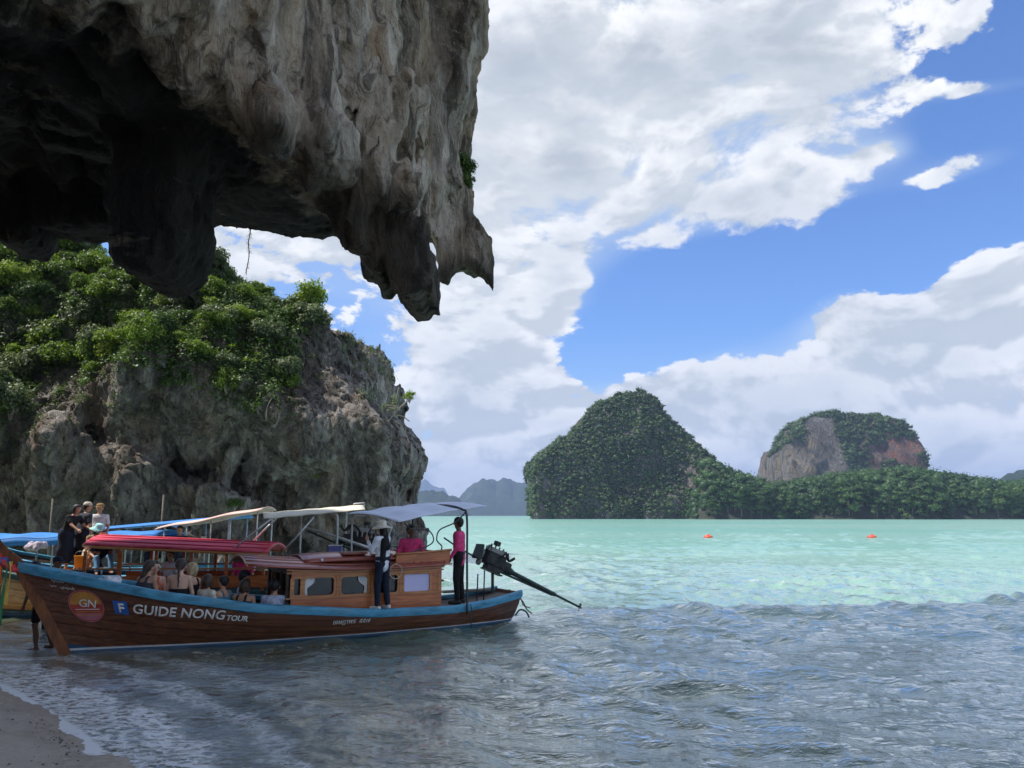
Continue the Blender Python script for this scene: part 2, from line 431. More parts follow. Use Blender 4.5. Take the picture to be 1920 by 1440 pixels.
Pc4 = W2([(655, 330), (690, 320), (700, 400), (694, 470), (672, 480), (655, 420)], 15.6)
def wallY(px_):
    s_ = (at(px_, 300, 10).x) / 10
    return (-9.86) / (s_ - 0.44)
CR = [at(a, b, wallY(a) - 0.15) for a, b in ((725, -60), (715, 30), (690, 120), (676, 190), (655, 260), (640, 330))]
CR2 = [at(a, b, wallY(a) - 0.1) for a, b in ((800, 60), (790, 180), (796, 300), (790, 400))]
def seg_sd(X, Y, Z, a, b, r0):
    d = b - a; L = d.length_squared
    t = np.clip(((X - a.x) * d.x + (Y - a.y) * d.y + (Z - a.z) * d.z) / L, 0, 1)
    return np.sqrt((X - a.x - t * d.x) ** 2 + (Y - a.y - t * d.y) ** 2 + (Z - a.z - t * d.z) ** 2) - r0
def prism(X, Y, Z, P, yc, th, rnd=0.15):
    d2 = poly_sdf(X[:, 0, :], Z[0, :, :], P)[:, None, :]
    return smax(d2, np.abs(Y - yc) - th, rnd)
def overhang_base(X, Y, Z):
    d2 = poly_sdf(X[:, :, 0], Y[:, :, 0], foot)[:, :, None]
    lean = 0.10 * np.clip(Z - 10, 0, 12) * np.clip((Y - 4) / 8, 0, 1)
    lean = lean * np.clip((19.5 - Y) / 3, 0, 1)
    d2 = d2 - lean + np.clip((Z - 20) / 8, 0, 1) * np.clip((Y - 8) / 4, 0, 1) * (1.1 * np.sin(X * 0.55 + Z * 0.21) + 0.9 * np.sin(X * 0.23 - Z * 0.13 + 2) + 0.5 * np.sin(X * 1.3 + Z * 0.4))
    sag = 9.6 + 0.02 * (X + 6) + 0.7 * np.sin(X * 0.55 + 1) * np.sin(Y * 0.5) - 0.05 * np.clip(Y - 14, 0, 8)
    zc = np.where(X < -22, sag - (-22 - X) * 0.9, sag) - np.clip(3 - Y, 0, 30) * 0.9
    d = smax(d2, (zc - Z) * 0.8, 0.8)
    top = 50 + 0 * X + 5 * np.sin(X * 0.13) + 3 * np.sin(Y * 0.31 + 1)
    return np.maximum(d, (Z - top) * 0.6)
def overhang_full(X, Y, Z):
    d = overhang_base(X, Y, Z)
    wl = lambda x: 10.6 + (x + 5.2) / 0.44
    for P, yc, th, k in ((Pcol, 16.95, 1.35, 0.3), (Pcol2, 15.35, 0.5, 0.15), (Pc3, 15.4, 0.4, 0.12), (Pc4, 15.4, 0.5, 0.15), (Pb1, 13.7, 0.55, 0.2), (Pb2, 12.6, 0.5, 0.2), (Pt1, 11.5, 0.14, 0.08), (Pt2, 13.8, 0.2, 0.1), (Pfin, 19.6, 0.6, 0.25), (Pedge, 19.4, 1.0, 0.5), (Plip, 14.3, 0.8, 0.3),
                         (Pback, 18.3, 0.9, 0.4), (Plobe, 14.3, 0.95, 0.4), (Pbump, 17.7, 0.8, 0.3), (Pst, 11.95, 0.18, 0.08)):
        d = smin(d, prism(X, Y, Z, P, yc, th, 0.4), k)
    for L_, r0 in ((CR, 0.20), (CR2, 0.13)):
        for a, b in zip(L_, L_[1:]): d = smax(d, -seg_sd(X, Y, Z, a, b, r0), 0.15)
    return d
def over_noise(x, y, z):
    wx = x + 0.5 * pn(x * 0.4, y * 0.4, z * 0.3); wy = y + 0.5 * pn(x * 0.4 + 9, y * 0.4, z * 0.3)
    drape = ridged(wx * 0.75, wy * 0.75, z * 0.17, 4, 0.55) * 0.8 + (np.abs(pn(wx * 0.9 + 5, wy * 0.9, z * 0.2 + 0.3 * y)) * 2 - 0.4) * 1.0
    lump = fbm(x * 0.45, y * 0.45, z * 0.4, 3)
    low = np.clip((9.2 - z) / 1.5, 0, 1)
    tip = np.clip((y - 16.3) / 1.5, 0, 1)
    low = np.maximum(low, tip * 0.75)
    low = np.maximum(low, ((x < -4.2) & (z < 9.6) & (y > 12.5)) * 0.9)
    return -drape * 0.30 * (1 - 0.85 * low) - lump * 0.35 * (1 - 0.85 * low) - 0.055 * ridged(x * 3.1, y * 3.1, z * 1.3, 3)
def over_post(p):
    n = fbm(p[:, 0] * 2.3, p[:, 1] * 2.3, p[:, 2] * 2.3, 3)
    crisp = ridged(p[:, 0] * 2.6, p[:, 1] * 2.6, p[:, 2] * 0.7, 4, 0.62)
    p = p + np.stack([crisp * 0.03, -crisp * 0.03, 0 * crisp], 1)
    return p + (np.stack([pn(p[:, 0] * 5, p[:, 1] * 5, p[:, 2] * 3), pn(p[:, 0] * 5 + 40, p[:, 1] * 5, p[:, 2] * 3), pn(p[:, 0] * 5, p[:, 1] * 5 + 40, p[:, 2] * 3)], 1)) * 0.035
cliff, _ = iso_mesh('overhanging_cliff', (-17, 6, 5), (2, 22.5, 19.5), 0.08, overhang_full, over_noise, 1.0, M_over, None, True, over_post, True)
tag(cliff, kind='structure', label='huge grey and tan limestone overhang with hanging stalactites above the boats')
def coarse_base(X, Y, Z):
    d = overhang_base(X, Y, Z)
    bx = np.maximum(np.maximum(np.abs(X + 7.5) - 8.9, np.abs(Y - 14.25) - 7.7), np.abs(Z - 12.2) - 6.7)
    return np.maximum(d, -bx)
def coarse_noise(x, y, z):
    bx = np.maximum(np.maximum(np.abs(x + 7.5) - 8.9, np.abs(y - 14.25) - 7.7), np.abs(z - 12.2) - 6.7)
    return np.clip(bx / 2.5, 0, 1) * coarse_n(x, y, z)
def coarse_n(x, y, z): return -ridged(x * 0.12, y * 0.12, z * 0.05, 4, 0.55) * 2.4 - ridged(x * 0.75, y * 0.75, z * 0.2, 2) * 0.2
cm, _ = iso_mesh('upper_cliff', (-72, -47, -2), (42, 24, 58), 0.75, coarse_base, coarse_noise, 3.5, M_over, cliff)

# ------------------------------------------------------------------ headland across the inlet, with overhung base
top_px = [(-120, 420), (0, 425), (120, 435), (240, 450), (320, 470), (400, 500), (470, 532), (520, 556), (560, 580), (600, 600), (640, 622), (700, 655), (716, 680), (722, 720)]
YH = 37.0
TOP = [at(a, b, YH + 4) for a, b in top_px]
tx = np.array([v.x for v in TOP]); tz = np.array([v.z for v in TOP])
R_px = [(700, 650), (720, 690), (720, 725), (716, 735), (738, 765), (748, 792), (762, 808), (775, 835), (770, 868), (752, 900), (738, 915), (734, 960), (738, 1010), (742, 1090)]
RV = [at(a, b, YH) for a, b in R_px]
rz_ = np.array([v.z for v in RV])[::-1]; rx_ = np.array([v.x for v in RV])[::-1]
def head_base(X, Y, Z):
    topz = np.interp(X, tx, tz)
    # front face: lower rock wall, a brow that leans out, and a vegetated slope above
    brow = 7.2 + 1.6 * np.sin(X * 0.33 + 0.6)
    f = YH + 1.2 - 1.8 * np.exp(-((Z - brow) / 2.6) ** 2) + np.clip(Z - brow - 1.0, 0, 20) * 0.55 + 0.4 * np.sin(X * 0.5)
    # corner swings back on the seaward end
    f = f + np.clip(X + 10.5, 0, 10) ** 2 * 0.05
    d = (f - Y) * 0.85
    # lower slab of the wall stands forward under a long slanting crack
    cz = 1.6 + (-9.5 - X) * 0.42           # crack line height falls to the right
    slab = smax((YH - 0.9 - 0.10 * (cz - Z) - Y) * 0.9, (Z - cz + 0.25), 0.3)
    slab = smax(slab, X + 12.2, 0.8)
    d = smin(d, slab, 0.25)
    crack = np.abs(Z - cz - 0.2) - 0.22
    crack = np.maximum(np.maximum(crack, Y - (YH + 1.4)), np.maximum(X + 9.8, -23.5 - X))
    d = smax(d, -crack, 0.2)
    d = smax(d, (Z - topz + 0.5) * 0.8, 1.2)
    xr = np.interp(Z, rz_, rx_) - 1.25
    d = smax(d, X - xr - 0.05 * np.clip(Y - YH, 0, 12), 0.4)
    return smax(d, Y - (YH + 12), 1.0)
def head_noise(x, y, z):
    wx = x + 0.8 * pn(x * 0.3, y * 0.3, z * 0.3); wz = z + 0.8 * pn(x * 0.3 + 5, y * 0.3, z * 0.3)
    bil = np.abs(pn(wx * 0.30, y * 0.30, wz * 0.15)) * 2 - 0.4                 # big blocks parted by deep joints
    bil2 = np.abs(pn(wx * 0.75 + 3, y * 0.75, wz * 0.34 + 0.15 * x)) * 2 - 0.4
    bil3 = np.abs(pn(wx * 1.9 + 3, y * 1.9, wz * 0.9 + 0.5 * x)) * 2 - 0.4
    n = bil * 0.95 + bil2 * 0.42 + bil3 * 0.17 + fbm(x * 0.2, y * 0.2, z * 0.22, 2) * 0.45
    n = n + ridged(x * 1.6, y * 1.6, z * 0.6, 3, 0.6) * 0.13
    return -n
def head_post(p):
    a = ridged(p[:, 0] * 2.4, p[:, 1] * 2.4, p[:, 2] * 1.2, 4, 0.7) * 1.25; b = fbm(p[:, 0] * 1.7 + 30, p[:, 1] * 1.7, p[:, 2] * 1.4, 3, 0.6)
    q = p.copy(); q[:, 1] += a * 0.13; q[:, 0] += b * 0.10; q[:, 2] += b * 0.06; return q
headland, hp = iso_mesh('rocky_headland', (-36, 33, -1), (-3.2, 50, 19), 0.165, head_base, head_noise, 2.0, M_head, None, True, head_post, True)
tag(headland, kind='structure', label='weathered grey limestone headland with shrubs on its upper slope')
# ------------------------------------------------------------------ foliage building blocks
M_jungle = leafmat('jungle_leaves', (0.03, 0.06, 0.016), (0.075, 0.13, 0.03), (0.18, 0.235, 0.06), 0.2, 0.05)
M_jungle2 = leafmat('shore_tree_leaves', (0.02, 0.055, 0.012), (0.06, 0.125, 0.025), (0.19, 0.26, 0.06), 0.2, 0.05)
M_bark = paint('bark', (0.16, 0.125, 0.09), 0.85, 0.4, 8)
def set_tone(me, tone_face):
    a = me.attributes.new('tone', 'FLOAT', 'FACE'); a.data.foreach_set('value', np.asarray(tone_face, np.float32))
def tuft_cloud(centers, radii, per, leaf, seed=0, flat=0.75, up=0.25, normals=None, full=False):
    """many small leaf quads spread over the shells of crowns; returns verts, quads, tone"""
    r = np.random.default_rng(seed); n = len(centers) * per
    c = np.repeat(centers, per, 0); rad = np.repeat(radii, per)
    d = r.normal(size=(n, 3)); d[:, 2] = d[:, 2] * 0.9 + 0.15 if full else np.abs(d[:, 2]) * 0.9 + r.normal(size=n) * 0.25
    d /= np.linalg.norm(d, axis=1)[:, None]
    sc = (0.45 + 0.75 * r.random(n)) * rad
    p = c + d * sc[:, None] * np.array([1, 1, flat])
    nrm = d + r.normal(size=(n, 3)) * 0.55; nrm[:, 2] += up; nrm /= np.linalg.norm(nrm, axis=1)[:, None]
    t = np.cross(nrm, r.normal(size=(n, 3))); t /= np.linalg.norm(t, axis=1)[:, None] + 1e-9
    b = np.cross(nrm, t); s = (leaf * (0.6 + 0.8 * r.random(n)))[:, None]
    v = np.stack([p - t * s, p - b * s * 0.55 - nrm * s * 0.1, p + t * s, p + b * s * 0.55 - nrm * s * 0.1], 1).reshape(-1, 3)
    q = np.arange(n * 4).reshape(-1, 4)
    tone = np.repeat(r.random(len(centers)), per) * 0.6 + r.random(n) * 0.4
    return v, q, tone
ICO = None
def ico_blobs(centers, radii, seed=0, flat=0.8, sub=1):
    global ICO
    bm = bmesh.new(); bmesh.ops.create_icosphere(bm, subdivisions=sub, radius=1)
    iv = np.array([v.co[:] for v in bm.verts]); it = np.array([[v.index for v in f.verts] for f in bm.faces]); bm.free()
    r = np.random.default_rng(seed); n = len(centers)
    vv = iv[None] * (1 + 0.28 * r.normal(size=(n, len(iv), 1)))
    vv = vv * radii[:, None, None] * np.array([1, 1, flat]) + centers[:, None, :]
    ff = (it[None] + (np.arange(n) * len(iv))[:, None, None]).reshape(-1, 3)
    return vv.reshape(-1, 3), ff, np.repeat(r.random(n), len(it))
def crowns_mesh(name, centers, radii, per, leaf, mat, seed=0, parent=None, flat=0.8):
    v1, f1, t1 = ico_blobs(centers, radii * 0.60, seed, flat, 1)
    v2, q2, t2 = tuft_cloud(centers, radii, per, leaf, seed + 1, flat)
    v = np.concatenate([v1, v2]); ff = np.concatenate([f1.ravel(), (q2 + len(v1)).ravel()])
    sz = np.concatenate([np.full(len(f1), 3), np.full(len(q2), 4)])
    o = mesh_np(name, v, ff, sz, mat, False, parent)
    set_tone(o.data, np.concatenate([t1 * 0.6, t2])); return o
def surf_samples(o, n, cond, seed=0):
    me = o.data; nf = len(me.polygons)
    c = np.empty(nf * 3, np.float32); me.polygons.foreach_get('center', c); c = c.reshape(-1, 3)
    nr = np.empty(nf * 3, np.float32); me.polygons.foreach_get('normal', nr); nr = nr.reshape(-1, 3)
    a = np.empty(nf, np.float32); me.polygons.foreach_get('area', a)
    m = cond(c, nr) & (a > 1e-9); idx = np.nonzero(m)[0]
    w = a[idx].astype(np.float64); w /= w.sum(); r = np.random.default_rng(seed)
    k = r.choice(idx, size=min(n, int(len(idx) * 0.9)), replace=False, p=w)
    return c[k], nr[k]

# ------------------------------------------------------------------ karst islands across the bay
M_karst = rockmat('karst_rock_pale', (0.10, 0.095, 0.085), (0.27, 0.25, 0.225), (0.46, 0.43, 0.39), (0.42, 0.30, 0.20), 0.25, 0.06, 0.55, 0.3, 1.0)
def dome_zone(N, oc, wob, col, fine):
    # ochre rock on the left flank, grey in the middle, iron red on the right; streaked downwards
    s_ = N.node('ShaderNodeSeparateXYZ'); N.set(s_.inputs[0], oc); x, y, z = s_.outputs
    n = N.noise(N.mapping(oc, (0.06, 0.06, 0.018)), 1.0, 6, 0.65)
    X = lambda px_: at(px_, 850, 760).x
    w = N.math('ADD', x, N.math('MULTIPLY', N.math('SUBTRACT', n, 0.5), 60))
    left = N.map(w, X(1515), X(1485)); right = N.math('MULTIPLY', N.map(w, X(1570), X(1600)), N.map(w, X(1715), X(1680)))
    st = N.map(N.noise(N.mapping(oc, (0.22, 0.22, 0.03)), 1.0, 5, 0.6), 0.38, 0.62)
    col = N.mix(N.math('MULTIPLY', left, N.math('MULTIPLY', st, 0.75)), col, (0.42, 0.32, 0.20))
    red = N.mix(st, (0.42, 0.15, 0.09), (0.27, 0.19, 0.155))
    col = N.mix(N.math('MULTIPLY', right, 0.8), col, red)
    dk = N.map(N.noise(N.mapping(oc, (0.12, 0.12, 0.025), loc=(5, 1, 2)), 1.0, 6, 0.65), 0.52, 0.64)
    return N.mix(N.math('MULTIPLY', dk, 0.85), col, (0.075, 0.08, 0.06))
M_karst_red = rockmat('karst_rock_red', (0.10, 0.095, 0.09), (0.25, 0.235, 0.22), (0.40, 0.38, 0.35), (0.34, 0.25, 0.19), 0.25, 0.06, 0.4, 0.3, 1.0, None, dome_zone)
def island(name, outline, Y, depth, res, mat, seed, label, bulge=1.0, nz=4.0):
    P = [at(a, b, Y) for a, b in outline]
    X0 = min(p.x for p in P); X1 = max(p.x for p in P); Zm = max(p.z for p in P)
    px = np.array([p.x for p in P]); pz = np.array([p.z for p in P])
    def base(X, Y_, Z):
        h = np.interp(X, px, pz)
        t = np.clip(1 - ((Y_ - Y) / depth) ** 2, 0, 1) ** 0.5
        poly = poly_sdf(X[:, 0, :], Z[0], [(a, b) for a, b in zip(px, pz)] + [(px[-1], -12), (px[0], -12)])[:, None, :]
        w = depth * np.clip(1.15 - 0.85 * np.clip(Z / Zm, 0, 1) ** 1.6, 0.15, 2)
        side = np.abs(Y_ - Y) - w * bulge
        return smax(poly + 2.6 * Y / 520, side * 0.8, depth * 0.13)
    def noise(x, y, z): return -(ridged(x * 0.03 + seed, y * 0.03, z * 0.014, 3) * nz + fbm(x * 0.06, y * 0.06, z * 0.06 + seed, 3) * nz * 0.6)
    o, p = iso_mesh(name, (X0 - 14, Y - depth * 1.4, -4), (X1 + 14, Y + depth * 1.4, Zm + 10), res, base, noise, 16, mat, None, True)
    tag(o, kind='structure', label=label); return o
Y1, Y2 = 520.0, 760.0
out1 = [(990, 985), (990, 930), (988, 885), (1010, 858), (1035, 838), (1060, 822), (1078, 796), (1100, 775), (1120, 760), (1150, 745), (1175, 738), (1200, 738), (1218, 745), (1232, 765), (1245, 790), (1262, 808), (1280, 825), (1300, 850), (1318, 862), (1330, 900), (1345, 985)]
isl1 = island('karst_island', out1, Y1, 42, 2.0, M_karst, 3, 'tall jungle covered karst island rising to a rounded peak')
out2 = [(1441, 985), (1440, 905), (1443, 862), (1450, 838), (1463, 815), (1490, 790), (1520, 776), (1550, 772), (1600, 778), (1640, 780), (1664, 790), (1684, 806), (1698, 825), (1704, 850), (1708, 880), (1710, 985)]
isl2 = island('karst_dome', out2, Y2, 48, 2.6, M_karst_red, 8, 'flat topped karst dome with bare red and grey cliffs')
r_ = rng
# jungle over the first island, with a bare pale strip low on its right
def cond1(c, n):
    x, z = c[:, 0], c[:, 2]
    q = np.array([at(1272, 930, Y1)[0], at(1282, 980, Y1)[0]])
    strip = (np.abs(x - at(1274, 920, Y1).x - 0.2 * (22 - z)) < 5.0 + 1.5 * np.sin(z)) & (z < 34) & (z > 2)
    left = (x < at(996, 900, Y1).x) & (z < 26)
    return (c[:, 1] < Y1 + 8) & (z > 0.6) & ~((strip | left) & (r_.random(len(x)) > 0.12)) & ~((pn(c[:, 0] * 0.14, c[:, 1] * 0.1, z * 0.035) > 0.50) & (r_.random(len(x)) > 0.3))
c1, n1 = surf_samples(isl1, 12500, cond1, 1); c1 = c1 + r_.normal(size=c1.shape) * 0.75
o = crowns_mesh('jungle_canopy', c1 + n1 * 0.6, 0.9 + 2.2 * r_.random(len(c1)) ** 1.8, 22, 0.45, M_jungle, 3)
tag(o, kind='stuff', label='dense dark green jungle covering the tall karst island')
# jungle on the dome: its top, upper slopes and the skirt
def cond2(c, n):
    r_ = np.random.default_rng(2)
    z = c[:, 2]; Zs = at(1500, 830, Y2).z; wav = pn(c[:, 0] * 0.03, c[:, 1] * 0.02, z * 0.02 + 3)
    x = c[:, 0]; xg0, xg1 = at(1500, 850, Y2).x, at(1585, 850, Y2).x
    topm = z > Zs + 14 * wav + 6 * np.sin(x * 0.09)
    mid = (x > at(1548, 850, Y2).x) & (x < at(1595, 850, Y2).x) & (z > Zs - 30 + 10 * wav)
    grey = (x > at(1475, 850, Y2).x) & (x < at(1548, 850, Y2).x) & (z < at(0, 785, Y2).z) & (wav < 0.25)
    rest = (wav > 0.30) & (r_.random(len(x)) > 0.35)
    low = z < at(0, 915, Y2).z
    return (c[:, 1] < Y2 + 15) & ((topm & ~grey) | mid | rest | low)
c2, n2 = surf_samples(isl2, 3000, cond2, 2); c2 = c2 + r_.normal(size=c2.shape) * 0.9
o = crowns_mesh('dome_jungle', c2 + n2 * 0.8, r_.uniform(2.0, 4.2, len(c2)), 22, 0.85, M_jungle, 5)
tag(o, kind='stuff', label='dark jungle draped over the flat topped karst dome')

# low wooded shore between and right of the islands
prof = [(1285, 838), (1300, 846), (1330, 858), (1350, 866), (1370, 876), (1395, 882), (1430, 894), (1470, 902), (1520, 894), (1580, 884), (1640, 878), (1700, 874), (1760, 877), (1820, 888), (1870, 896), (1930, 900), (2100, 890), (2400, 895)]
YS = 470.0
SP = [at(a, b, YS) for a, b in prof]; spx = np.array([p.x for p in SP]); spz = np.array([p.z for p in SP])
xs = np.linspace(at(1288, 950, YS).x, at(2500, 950, YS).x, 160); ys = np.linspace(YS - 45, YS + 90, 40)
GX, GY = np.meshgrid(xs, ys, indexing='ij')
def shore_h(x, y):
    h = np.interp(x, spx, spz) - 4.5
    t = np.clip((y - (YS - 30 + 5 * np.sin(x * 0.05) + 3 * np.sin(x * 0.13))) / 34, -0.3, 1)
    back = np.clip((YS + 80 - y) / 45, 0, 1)
    e = np.clip((x - at(1288, 950, YS).x) / 12, 0, 1)
    return np.where(t > 0, h * np.sin(np.clip(t, 0, 1) * math.pi / 2) ** 0.7 * back * e, t * 6)
GZ = shore_h(GX, GY) + 0.8 * pn(GX * 0.08, GY * 0.08, 0)
vi = np.arange(160 * 40).reshape(160, 40)
q = np.stack([vi[:-1, :-1], vi[1:, :-1], vi[1:, 1:], vi[:-1, 1:]], -1).reshape(-1, 4)
M_soil = paint('forest_floor', (0.03, 0.035, 0.018), 0.95, 0.4, 0.2)
shore = quads('forested_shore', np.stack([GX, GY, GZ], -1).reshape(-1, 3), q, M_soil, True)
tag(shore, kind='structure', label='low forested shore stretching right from the karst island')
n = 4200
fx = r_.uniform(xs[0], xs[-1], n); fy = YS - 25 + 75 * r_.random(n) ** 1.3; fz = shore_h(fx, fy); k = (fz > -0.4) & (fx > at(1284, 950, YS).x)
cc = np.stack([fx, fy, fz + 1.6], 1)[k]
o = crowns_mesh('shore_forest', cc, 1.5 + 4.6 * r_.random(len(cc)) ** 2.2, 30, 0.55, M_jungle2, 9)
tag(o, kind='stuff', label='thick green forest along the low shore below the karst dome')
# individual front trees (>trunk, crown)
def tree_proto(seed, h, w):
    rr = np.random.default_rng(seed)
    k = 16
    a = rr.uniform(0, 6.28, k); rad = w * 0.5 * np.sqrt(rr.random(k)); zz = h * (0.22 + 0.68 * rr.random(k))
    cen = np.stack([np.cos(a) * rad, np.sin(a) * rad, zz - 0.25 * rad], 1); cen[0] = (0, 0, h * 0.9)
    o = crowns_mesh('crown', cen, rr.uniform(w * 0.16, w * 0.27, k), 70, 0.42, M_jungle2, seed, None, 0.75)
    bm = bmesh.new()
    segs = [((0, 0, -2), (0.3, 0.1, h * 0.6), 0.38, 0.2)] + [((0.3, 0.1, h * (0.35 + 0.05 * i)), tuple(cen[i + 1]), 0.16, 0.05) for i in range(4)]
    for a_, b_, r0, r1 in segs: tube_seg(bm, a_, b_, r0, r1, 6)
    me = bpy.data.meshes.new('trunk'); bm.to_mesh(me); bm.free(); me.materials.append(M_bark)
    return o.data, me, o
def tube_seg(bm, a, b, r0, r1, n=8, cap=True):
    a = Vector(a); b = Vector(b); d = b - a
    q = d.to_track_quat('Z', 'Y') if d.length > 1e-6 else Euler((0, 0, 0)).to_quaternion()
    ra = []; rb = []
    for i in range(n):
        t = 2 * math.pi * i / n; v = Vector((math.cos(t), math.sin(t), 0))
        ra.append(bm.verts.new(a + q @ (v * r0))); rb.append(bm.verts.new(b + q @ (v * r1)))
    for i in range(n):
        j = (i + 1) % n; bm.faces.new((ra[i], ra[j], rb[j], rb[i]))
    if cap: bm.faces.new(ra[::-1]); bm.faces.new(rb)
TP = []
for i in range(7):
    a, b, o = tree_proto(100 + i, 10 + 1.2 * i % 5, 8 + (i * 1.7) % 4)
    TP.append((a, b)); bpy.data.objects.remove(o)
def place_tree(x, y, z, s, i, label, group):
    t = empty('broadleaf_tree', (x, y, z), r_.uniform(0, 6.28)); t.scale = (s, s, s * r_.uniform(0.85, 1.15))
    tag(t, label, 'tree', group)
    for nm, me in zip(('crown', 'trunk'), TP[i]):
        o = bpy.data.objects.new(nm, me); C.objects.link(o); o.parent = t
WLAB = ('broadleaf tree at the waterline between the tall island and the karst dome', 'broadleaf tree at the waterline below the left half of the karst dome', 'broadleaf tree at the waterline below the red half of the karst dome', 'broadleaf tree at the waterline right of the karst dome')
for i in range(120):
    x = xs[0] + 6 + (xs[-1] * 0.62 - xs[0]) * (i + r_.random()) / 120
    y = YS - 30 + 5 * math.sin(x * 0.05) + 3 * math.sin(x * 0.13) + r_.uniform(0.0, 6)
    place_tree(x, y, max(0, float(shore_h(np.array(x), np.array(y)))) - 0.3, 0.45 + 0.85 * r_.random() ** 1.5, i % 7,
               WLAB[0 if x < at(1450, 950, YS).x else 1 if x < at(1590, 950, YS).x else 2 if x < at(1730, 950, YS).x else 3], 'broadleaf trees along the far waterline')
for px_, py_, s, lab in ((1415, 915, 0.95, 'tall tree standing above the saddle just left of the karst dome'), (1312, 880, 0.7, 'tree on the ridge where the tall island drops to the low shore'),
                         (1345, 892, 0.7, 'second rounded tree down the ridge right of the tall island'), (1372, 902, 0.65, 'tree at the foot of the ridge nearest the saddle'),
                         (1845, 915, 0.8, 'spreading tree above the forest right of the karst dome'), (1785, 908, 0.7, 'round crowned tree above the forest beyond the dome\'s right end')):
    v = at(px_, py_, YS + 12)
    place_tree(v.x, v.y, v.z - 6.5 * s * 0.6, s, int(px_) % 7, lab, None)

# distant hills
M_hill = None
def hill(name, pts, Y, depth, label, mat, trees=True):
    P = [at(a, b, Y) for a, b in pts]
    x = np.linspace(P[0].x, P[-1].x, 120); hz = np.interp(x, [p.x for p in P], [p.z for p in P])
    hz = hz + (fbm(x * 6 / depth, 0 * x + Y, 0 * x, 5) * hz * 0.10)
    rows = 14; V = []
    for j in range(rows):
        t = j / (rows - 1) * 2 - 1
        V.append(np.stack([x, Y + depth * t + 0 * x, hz * (1 - abs(t)) ** 0.7 * (1 + 0.12 * pn(x * 8 / depth, t * 4 + 0 * x, 0 * x)) - (15 if abs(t) == 1 else 0)], 1))
    V = np.concatenate(V); vi = np.arange(rows * 120).reshape(rows, 120)
    q = np.stack([vi[:-1, :-1], vi[:-1, 1:], vi[1:, 1:], vi[1:, :-1]], -1).reshape(-1, 4)
    o = quads(name, V, q, mat, True); tag(o, kind='structure', label=label)
M_hill, N = new_mat('distant_forest')
oc = N.node('ShaderNodeTexCoord').outputs['Object']
n_ = N.noise(oc, 0.02, 8, 0.65)
finish(N, principled(N, N.ramp(n_, [(0.35, (0.012, 0.026, 0.014)), (0.6, (0.03, 0.05, 0.028)), (0.78, (0.10, 0.10, 0.09))]), 0.9, 0, N.bump(n_, 1.0, 12), 0.1))
hill('wooded_hill', [(735, 968), (738, 945), (760, 930), (790, 920), (815, 918), (838, 922), (862, 935), (880, 968)], 2300, 200, 'small dark wooded hill on the horizon left of the tall island', M_hill)
hill('distant_hill', [(838, 966), (850, 945), (868, 920), (890, 903), (905, 896), (925, 897), (945, 894), (965, 901), (985, 905), (1020, 905), (1060, 930), (1110, 966)], 3300, 350, 'blue rounded hill on the horizon behind the tall island', M_hill)
hill('hazy_mountain', [(640, 966), (690, 940), (720, 915), (745, 898), (770, 893), (800, 900), (830, 915), (850, 940), (880, 966)], 6500, 700, 'palest and farthest mountain on the horizon beside the headland', M_hill)
hill('hillside', [(1850, 966), (1880, 905), (1900, 888), (1930, 872), (1990, 850), (2100, 860), (2250, 966)], 1300, 160, 'dark hillside rising behind the forest at the far right', M_hill)

# air
bm = bmesh.new(); bmesh.ops.create_cube(bm, size=1)
bmesh.ops.transform(bm, matrix=Matrix.Translation((0, 3800, 224)) @ Matrix.Diagonal((16000, 9200, 460, 1)), verts=bm.verts)
me = bpy.data.meshes.new('haze'); bm.to_mesh(me); bm.free()
haze = bpy.data.objects.new('haze', me); C.objects.link(haze); tag(haze, kind='stuff', label='thin pale sea haze over the whole bay')
hm = bpy.data.materials.new('air'); hm.use_nodes = True; hn = NT(hm.node_tree)
pv = hn.node('ShaderNodeVolumePrincipled'); pv.inputs['Color'].default_value = (0.50, 0.66, 1.0, 1); pv.inputs['Density'].default_value = 0.00017; pv.inputs['Anisotropy'].default_value = 0.0
ho = hn.node('ShaderNodeOutputMaterial'); hn.l.new(pv.outputs[0], ho.inputs[1]); me.materials.append(hm)
# ------------------------------------------------------------------ beach, sea bed and sea
shore_line = [(-60, 18.0), (-20, 14.2), (-12, 13.0), (-8.6, 11.9)]
for a, b in ((0, 1262), (60, 1290), (110, 1318), (150, 1340), (205, 1378), (235, 1405), (262, 1440)):
    v = ground(a, b); shore_line.append((v.x, v.y))
shore_line += [(-2.6, 5.4), (-1.2, 3.9), (1.0, 2.4), (5, 0.5), (12, -2), (40, -8), (70, -12)]
SL = np.array(shore_line)
landpoly = [(-60, -60)] + shore_line + [(70, -60)]
def land_d(x, y):
    """metres seaward of the waterline (negative on the beach)"""
    return poly_sdf(x, y, landpoly)
def bed_z(x, y, d=None):
    if d is None: d = land_d(x, y)
    up = np.clip(-d, 0, 100)
    z = np.where(d < 0, -0.03 + up * 0.10 + 0.012 * up ** 1.5, -0.03 - np.clip(d, 0, 400) * 0.10)
    return np.clip(z, -6, 3.0)
